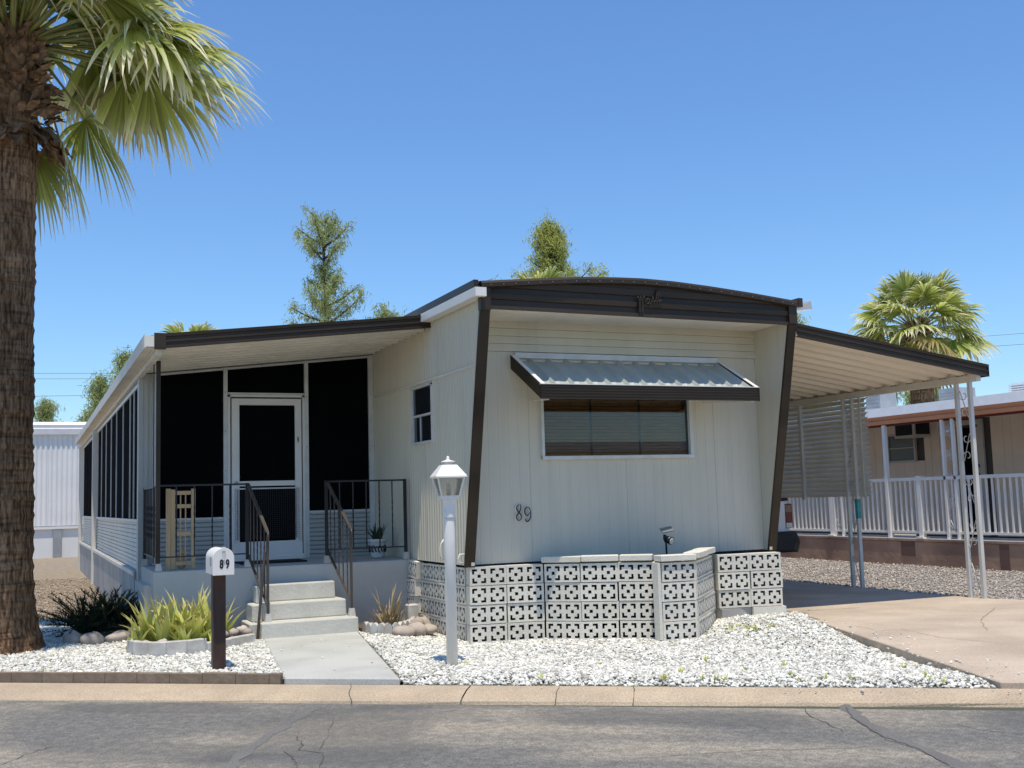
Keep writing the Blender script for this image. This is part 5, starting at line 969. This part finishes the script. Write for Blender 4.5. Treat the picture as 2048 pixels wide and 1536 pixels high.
rk = [((3.74, 11.62, .05), (.12, .08, .062), 'flat pinkish rock left of the pair before the scalloped planter'), ((3.92, 11.70, .055), (.105, .09, .075), 'rounded tan rock in the middle before the scalloped planter'), ((4.08, 11.73, .045), (.085, .075, .06), 'smaller pinkish rock nearest to the block wall'), ((4.02, 12.0, .06), (.10, .10, .09), 'large pale rock behind the row beside the scalloped ring'), ((4.14, 12.12, .06), (.08, .08, .08), 'pale rock by the upright concrete brick')]
for i, (c, r, lb_) in enumerate(rk): mb = MB(); blob(mb, c, r, 40+i, 14, 9); props(mb.build('rock', m_rock, None, smooth=True), lb_, 'rock', 'rocks by the scalloped planter')
rk = [((.47, 13.15, .06), (.11, .10, .095), 'dark rounded rock leftmost before the dark bush'), ((.66, 12.92, .06), (.115, .09, .085), 'grey-brown egg-shaped rock before the dark bush'), ((.93, 12.98, .06), (.14, .09, .075), 'long flat grey rock before the dark bush'), ((1.12, 13.1, .07), (.10, .09, .09), 'rounded brown rock between bush and aloe planter')]
for i, (c, r, lb_) in enumerate(rk): mb = MB(); blob(mb, c, r, 50+i, 14, 9); props(mb.build('rock', m_rock, None, smooth=True), lb_, 'rock', 'rocks before the dark bush')
# dark juniper bush
jb = thing('juniper_bush', 'dark spreading bush in the palm shade beside the porch corner', 'bush', (.80, 13.75, 0))
mb = MB(); st_ = MB(); rr = random.Random(9)
for i in range(250):
    az = rr.uniform(0, 2*PI); el = rr.uniform(.12, 1.25); L = rr.uniform(.35, .72)*(1.1 if el < .9 else .85); b = Vector((.80+rr.uniform(-.25, .25), 13.7+rr.uniform(-.15, .15), .08)); d = Vector((math.cos(az)*math.cos(el), math.sin(az)*math.cos(el), math.sin(el)))
    for k in range(16):
        t = .25+.75*k/15; p = b+d*L*t+Vector((0, 0, -.10*t*t))
        for q in range(5):
            e = (d*.8+Vector((rr.uniform(-1, 1), rr.uniform(-1, 1), rr.uniform(-.4, 1)))*.75).normalized(); ll = rr.uniform(.03, .07); sd = e.cross(Vector((rr.uniform(-1, 1), rr.uniform(-1, 1), rr.uniform(-1, 1)))).normalized()*.0045
            mb.add([p-sd, p+sd, p+e*ll], [(0, 1, 2)], [.1, .1, t])
    if i % 3 == 0: st_.tube([b, b+d*L*.5+Vector((0, 0, -.02)), b+d*L*.92+Vector((0, 0, -.080))], [.01, .006, .003], 4)
mb.build('foliage', m_juniper, jb); st_.build('stems', m_bark, jb)
# weeds
mb = MB(); rr = random.Random(12)
for i in range(30):
    s_ = rr.choice([rr.uniform(3.7, 8.0)]*3+[rr.uniform(-1, 2.5)]); t_ = rr.choice([rr.uniform(.03, .12), rr.uniform(.1, 1.0)]); x, y = K(s_, t_); blades(mb, (x, y, .03), 7, .02, .02, .06, .012, (.5, 1.4), .3, 3, 200+i)
for i in range(14): blades(mb, (7.0+rr.uniform(-.3, .3), 9.9+rr.uniform(-.25, .2), .03), 7, .03, .02, .05, .012, (.5, 1.4), .3, 3, 300+i)
props(mb.build('weeds', m_aloe), kind='stuff')
# garden edging along the kerb
ge = thing('garden_edging', 'low tan concrete edging strip between kerb and left gravel bed', 'garden edging', (*K(1, .03), 0))
s = -8.0
while s < 2.55:
    e = min(s+.30, 2.6); a, b = K(s+.0015, .012), K(e-.0015, .012); c, d = K(e-.0015, .07), K(s+.0015, .07); h = .070+random.uniform(-.004, .004)
    MB().hexa([(*a, -.04), (*b, -.04), (*c, -.04), (*d, -.04), (*a, h), (*b, h), (*c, h), (*d, h)]).build('edging_block', m_edging, ge, bevel=.003); s = e
# ================================================================== PALMS
def fan(mb, pet, hub, e, R, nseg=34, droop=.35, spread=1.9, seed=0, wt=1.0, stringy=.5):
    rr = random.Random(seed); e = e.normalized(); sd = e.cross(Vector((0, 0, 1)))
    if sd.length < .1: sd = Vector((1, 0, 0))
    sd = sd.normalized(); roll_ = rr.uniform(-.5, .5); nn = sd.cross(e).normalized(); sd, nn = sd*math.cos(roll_)+nn*math.sin(roll_), nn*math.cos(roll_)-sd*math.sin(roll_)
    da = 2*spread/nseg
    for i in range(nseg):
        a = -spread+da*(i+.5)+rr.uniform(-.02, .02); L = R*(1-.28*(abs(a)/spread)**2)*rr.uniform(.88, 1.08); d = (e*math.cos(a)+sd*math.sin(a)+nn*(.18-.35*abs(math.sin(a)))).normalized()
        perp = (sd*math.cos(a)-e*math.sin(a)).normalized(); n2 = d.cross(perp); A = []; al_ = []; K_ = 7; bend = droop*rr.uniform(.5, 1.6); sx = rr.uniform(-.12, .12)
        for k in range(K_+1):
            t = k/K_; r = L*t; w_ = wt*min(r*da*.62, R*.55*da*.62)*(1 if t < .5 else max(0, (1-t)/.5)**.8)+.001; dr2 = bend*L*(t**2.2)*.55+(stringy*L*.6*max(0, t-.62)**1.5*1.6)
            p = hub+d*r*(1-.18*bend*t*t)+Vector((0, 0, -dr2))+perp*sx*L*max(0, t-.5)
            A += [p-perp*w_, p+n2*w_*.55, p+perp*w_]; al_ += [t]*3
        mb.add(A, [(k*3+j, k*3+j+1, k*3+j+4, k*3+j+3) for k in range(K_) for j in (0, 1)], al_)
def palm(label, base, top, r0, r1, R, nf, pet, seed, boots=90, bootz=(5.55, 6.75), bootr=(.30, .50), elr=(-1.25, 1.35), flare=.5, group=None, droop=.4, ztrunk0=0, seg=34, old=.2, name='fan_palm', front_gap=0, extra=()):
    rr = random.Random(seed); t = thing(name, label, 'palm tree', base, group); B = Vector(base); Tp = Vector(top)
    skip = lambda az, el: front_gap and el < front_gap and math.sin(az) < -.05
    mb = MB(); nz = max(20, int((Tp.z-B.z)/.045)); n = 40; vs = []; fs = []
    for i in range(nz+1):
        q = i/nz; c = B.lerp(Tp, q); z = c.z-B.z; r = r1+(r0-r1)*(1-q)**1.2+(flare-r0)*math.exp(-z/.30) + .012*((i % 4) == 0)+rr.uniform(-.005, .005)
        for k in range(n): a = 2*PI*k/n; rk_ = r*(1+.02*math.sin(3*a+z*1.3)+.02*math.sin(7*a+z*5)); vs.append((c.x+rk_*math.cos(a), c.y+rk_*math.sin(a), c.z-.03+rr.uniform(-.004, .004)))
    for i in range(nz):
        for k in range(n): fs.append((i*n+k, i*n+(k+1) % n, (i+1)*n+(k+1) % n, (i+1)*n+k))
    mb.add(vs, fs); mb.build('trunk', m_trunk, t, smooth=True)
    # dry leaf bases
    if boots:
        BMs = []
        for v in range(5):
            b = MB(); r2 = random.Random(seed*10+v); A = []
            for k in range(6):
                q = k/5; w_ = .075*(1-.45*q)*(1+.4*math.sin(q*PI))*(1 if k < 5 else .35); z = q*.24; o = .03+.13*q*q+r2.uniform(-.015, .015)
                for j in range(5): u = (j-2)/2; A.append((w_*u, -o-.03*(1-u*u)+r2.uniform(-.016, .016)*q, z+r2.uniform(-.016, .016)-.02*abs(u)))
            b.add(A, [(k*5+j, k*5+j+1, (k+1)*5+j+1, (k+1)*5+j) for k in range(5) for j in range(4)])
            BMs.append(mesh_only(b, m_boot, 'leaf_base', True))
        for i in range(boots):
            q = (i+rr.random())/boots; z = bootz[0]+(bootz[1]-bootz[0])*q; az = i*2.399+rr.uniform(-.3, .3); c = B.lerp(Tp, (z-B.z)/(Tp.z-B.z)); rad = bootr[1]+(bootr[0]-bootr[1])*q-.10
            dn = rr.uniform(2.3, 3.1) if q < .18 else (rr.uniform(.0, 1.5) if q < .6 else rr.uniform(-.1, .7)); s_ = rr.uniform(.55, 1.0)*(1.5 if q < .14 else 1)*(r1/.30)
            o = place(rr.choice(BMs), 'leaf_base', t, (c.x+rad*math.cos(az), c.y+rad*math.sin(az), z), (dn*.7, rr.uniform(-.3, .3), az+PI/2), (s_, s_, s_))
    lst = []
    for i in range(nf):
        q = i/(nf-1); az = (i*2.399+rr.uniform(-.25, .25)) % (2*PI); el = elr[1]+(elr[0]-elr[1])*q+rr.uniform(-.12, .12)
        if not skip(az, el): lst.append((i, q, az, el, 1))
    lst += [(nf+i, .8, a_, e_, m_) for i, (a_, e_, m_) in enumerate(extra)]
    for i, q, az, el, pm_ in lst:
        d = Vector((math.cos(az)*math.cos(el), math.sin(az)*math.cos(el), math.sin(el)))
        P0 = Tp+Vector((math.cos(az), math.sin(az), 0))*r1*.7+Vector((0, 0, -.35*q)); Lp = pet*pm_*rr.uniform(.8, 1.15); P = [P0+d*Lp*k/5+Vector((0, 0, -.22*Lp*(k/5)**2)) for k in range(6)]
        oldf = rr.random() < old and q > .5; mb = MB(); fan(mb, P0, P[-1], (P[-1]-P[-2]), R*rr.uniform(.85, 1.1)*(.72 if el < -.45 and front_gap > 0 else 1), seg, droop*(.30+1.05*q), 1.85, seed*100+i)
        f = mb.build('frond', m_frondb if oldf else m_frond, t, smooth=True); MB().tube(P, [.03*r1/.3, .024*r1/.3, .02*r1/.3, .016*r1/.3, .014*r1/.3, .012*r1/.3], 5).build('petiole', m_petiole, f, smooth=True)
    return t
palm('tall fan palm with rough brown trunk at the left edge of the photo', (-.27, 12.95, 0), (-.24, 12.95, 6.88), .33, .27, 1.12, 74, 1.15, 3, boots=290, bootz=(5.5, 6.72), bootr=(.27, .54), elr=(.22, 1.42), flare=.50, droop=.38, seg=38, front_gap=.45, old=.06,
     extra=[(R_(20), -1.15, .72), (R_(62), -1.2, .78), (R_(8), -.75, .62), (R_(5), .24, 1.2), (R_(-14), .28, 1.3), (R_(-30), .30, 1.1), (R_(15), .15, .9), (R_(-5), .48, 1.15), (R_(195), .1, 1), (R_(-20), .42, 1.25), (R_(25), .28, 1.0), (R_(0), .10, 1.2), (R_(-70), 1.15, .9), (R_(-110), 1.25, .9), (R_(-50), 1.0, .9), (R_(-85), 1.0, .8)])
palm('fan palm with a full round crown behind the peach house roof', (20.75, 21.4, 0), (20.6, 21.25, 5.6), .32, .27, .86, 70, .90, 5, boots=80, bootz=(4.75, 5.6), bootr=(.26, .42), elr=(-.62, 1.5), flare=.42, droop=.45, seg=26, old=.12, front_gap=-.25)
palm('distant palm top showing above the porch roof', (4.70, 35.7, 0), (4.70, 35.7, 6.55), .26, .22, .75, 26, .5, 6, boots=0, elr=(-.6, 1.35), seg=20, old=.1)
palm('distant palm top showing above the house roof in front of the pine', (14.8, 31.2, 0), (14.8, 31.2, 7.75), .26, .22, .8, 28, .6, 8, boots=0, elr=(-.6, 1.35), seg=22, old=.1)
palm('small palm crown peeking over the middle of the home roof', (19.1, 34.6, 0), (19.1, 34.6, 8.75), .2, .18, .5, 12, .3, 11, boots=0, elr=(0, 1.3), seg=14)
# ================================================================== CONIFERS
def conifer(label, base, H, z0, prof_, mat, seed, dens=1.0, drop=.25, leaf=.17, name='pine_tree', forks=(), group='distant trees behind the homes'):
    rr = random.Random(seed); t = thing(name, label, 'tree', base, group); B = Vector(base)
    tr = MB(); tr.tube([B+Vector((rr.uniform(-.12, .12)*k/8, rr.uniform(-.1, .1)*k/8, H*.97*k/8)) for k in range(9)], [.24*(1-k/8.6)+.02 for k in range(9)], 8); tr.build('trunk', m_bark, t, smooth=True)
    cr = MB(); br = MB(); nb_ = int(34*dens)
    for i in range(nb_):
        q = (i+rr.uniform(0, 1))/nb_; z = z0+(H-z0)*q; Rr = prof_(q)*rr.choice([.55, .75, .9, 1.05, 1.2])*rr.uniform(.85, 1.15); az = i*2.399+rr.uniform(-.4, .4); el = rr.uniform(-.15, .55)+.35*q
        d = Vector((math.cos(az), math.sin(az), 0)); P = []
        for k in range(7): s_ = k/6; P.append(B+Vector((0, 0, z))+d*Rr*s_+Vector((0, 0, Rr*(math.sin(el)*s_+.25*s_*s_))))
        br.tube(P, [.05*(1-k/7)+.008 for k in range(7)], 4)
        for k in range(int(30*Rr/1.4)+8):
            s_ = rr.uniform(.3, 1.05); j = min(int(s_*6), 5); c = P[j].lerp(P[j+1], min(s_*6-j, 1)); c = c+Vector((rr.gauss(0, .12), rr.gauss(0, .12), rr.gauss(.0, .11)))
            for u in range(9):
                p = c+Vector((rr.gauss(0, .10), rr.gauss(0, .10), rr.gauss(0, .11))); e = Vector((rr.uniform(-1, 1), rr.uniform(-1, 1), rr.uniform(-1.6, .5)-drop)).normalized(); sd = e.cross(Vector((rr.uniform(-1, 1), rr.uniform(-1, 1), rr.uniform(-1, 1)))).normalized()*leaf*.10; L = leaf*rr.uniform(.7, 1.4)
                cr.add([p-sd, p+sd, p+e*L+sd*.3, p+e*L-sd*.3], [(0, 1, 2, 3)], [.2, .2, .9, .9])
    br.build('limbs', m_bark, t, smooth=True); cr.build('crown', mat, t)
    return t
conifer('tall sparse pine rising above the screened porch roof', (10.95, 43.5, 0), 12.95, 7.4, lambda q: 1.55*(1-q*.75)**.5*(.85+.22*math.sin(q*9)), m_pine, 1, 1.1)
conifer('low pine branches beside the tall pine above the porch roof', (13.2, 42.8, 0), 9.35, 6.5, lambda q: 1.2*(1-q)**.6, m_pine, 2, .55)
conifer('bushy yellow-green pine behind the arched roof', (19.36, 39.8, 0), 12.6, 8.0, lambda q: 1.85*(1-q)**.7*(.9+.2*math.sin(q*8)), m_pine2, 3, 2.1)
conifer('lower of two green trees peeking over the porch gutter', (2.6, 47.7, 0), 6.8, 3.6, lambda q: .85*(1-q)**.5, m_pine, 4, 1.1)
conifer('taller of two green trees peeking over the porch gutter', (3.55, 47.2, 0), 7.75, 4, lambda q: .85*(1-q)**.5, m_pine, 5, 1.1)
conifer('tiny distant tree over the left white home', (.87, 65, 0), 7.4, 5.4, lambda q: .75*(1-q)**.5, m_pine, 6, .7)
conifer('green treetop just right of the roof corner above the carport', (25.3, 32, 0), 7.75, 4.0, lambda q: .15+.9*(1-q), m_pine2, 7, .7)
conifer('green shrub seen between carport beam and louver screen', (23.2, 31.5, 0), 5.1, 2.5, lambda q: 2.2*(1-q)**.4, m_pine2, 8, 1.4)
conifer('green tree right of the palm trunk behind the peach roof', (29.6, 30.4, 0), 5.6, 3.0, lambda q: .9*(1-q)**.4, m_pine, 9, .8)
bt = thing('bare_tree', 'leafless grey tree behind the peach house roof coolers', 'tree', (27.3, 31.5, 0)); rr = random.Random(4); mb = MB()
mb.tube([(27.3, 31.5, 0), (27.3, 31.5, 2), (27.2, 31.4, 3.5)], [.16, .12, .08], 7); mb.build('trunk', m_twig, bt, smooth=True); mb = MB()
for i in range(60):
    az = rr.uniform(0, 2*PI); el = rr.uniform(.2, 1.3); L = rr.uniform(1.0, 2.0); P = [Vector((27.2, 31.4, 3.3))]; d = Vector((math.cos(az)*math.cos(el), math.sin(az)*math.cos(el), math.sin(el)))
    for k in range(6): d = (d+Vector((rr.uniform(-.4, .4), rr.uniform(-.4, .4), rr.uniform(-.3, .2)))).normalized(); P.append(P[-1]+d*L/6)
    mb.tube(P, [.03, .024, .018, .014, .01, .007, .005], 4)
mb.build('twigs', m_twig, bt)
# ================================================================== POWER LINES
def wire(name, label, a, b, sag, n=24, r=.011):
    a = Vector(a); b = Vector(b); P = [a.lerp(b, k/n)+Vector((0, 0, -sag*4*(k/n)*(1-k/n))) for k in range(n+1)]; props(MB().tube(P, r, 4).build(name, m_wire, None), label, 'power line', 'overhead power lines')
wire('power_line', 'upper overhead wire crossing the sky on the left', (-30, 72, 9.7), (30, 58, 9.2), .5); wire('power_line', 'second overhead wire crossing the sky on the left', (-30, 72, 9.4), (30, 58, 8.9), .5); wire('power_line', 'lowest overhead wire crossing the sky on the left', (-30, 72, 8.0), (30, 58, 8.2), .4)
wire('power_line', 'upper overhead wire at the right edge of the sky', (38, 49, 9.3), (62, 38, 10.6), .3); wire('power_line', 'lower overhead wire at the right edge of the sky', (38, 49, 8.8), (62, 38, 9.9), .3)
# ================================================================== ACROSS THE STREET (seen mirrored in the front window)
ax = thing('opposite_house', 'low white mobile home across the street mirrored in the window', 'mobile home', (9, -12, 0))
bx('wall', m_peach, ax, -2, -16, 0, 24, -12, 3.0); bx('window_dark', m_glassdark, ax, 15, -11.99, 1.2, 17, -11.95, 2.2); bx('roof_cooler', m_galv, ax, 10.5, -14, 3.3, 11.6, -13, 4.0); bx('roof', m_rwhite, ax, -2.3, -16.3, 3.0, 24.3, -11.6, 3.3); bx('carport_gap', m_dark, ax, 9, -11.98, .1, 13, -11.95, 2.6)
palm('palm across the street mirrored in the window', (13.2, -16, 0), (13.2, -16, 7.5), .3, .26, 1.1, 30, .9, 21, boots=0, elr=(-1, 1.3), seg=16)
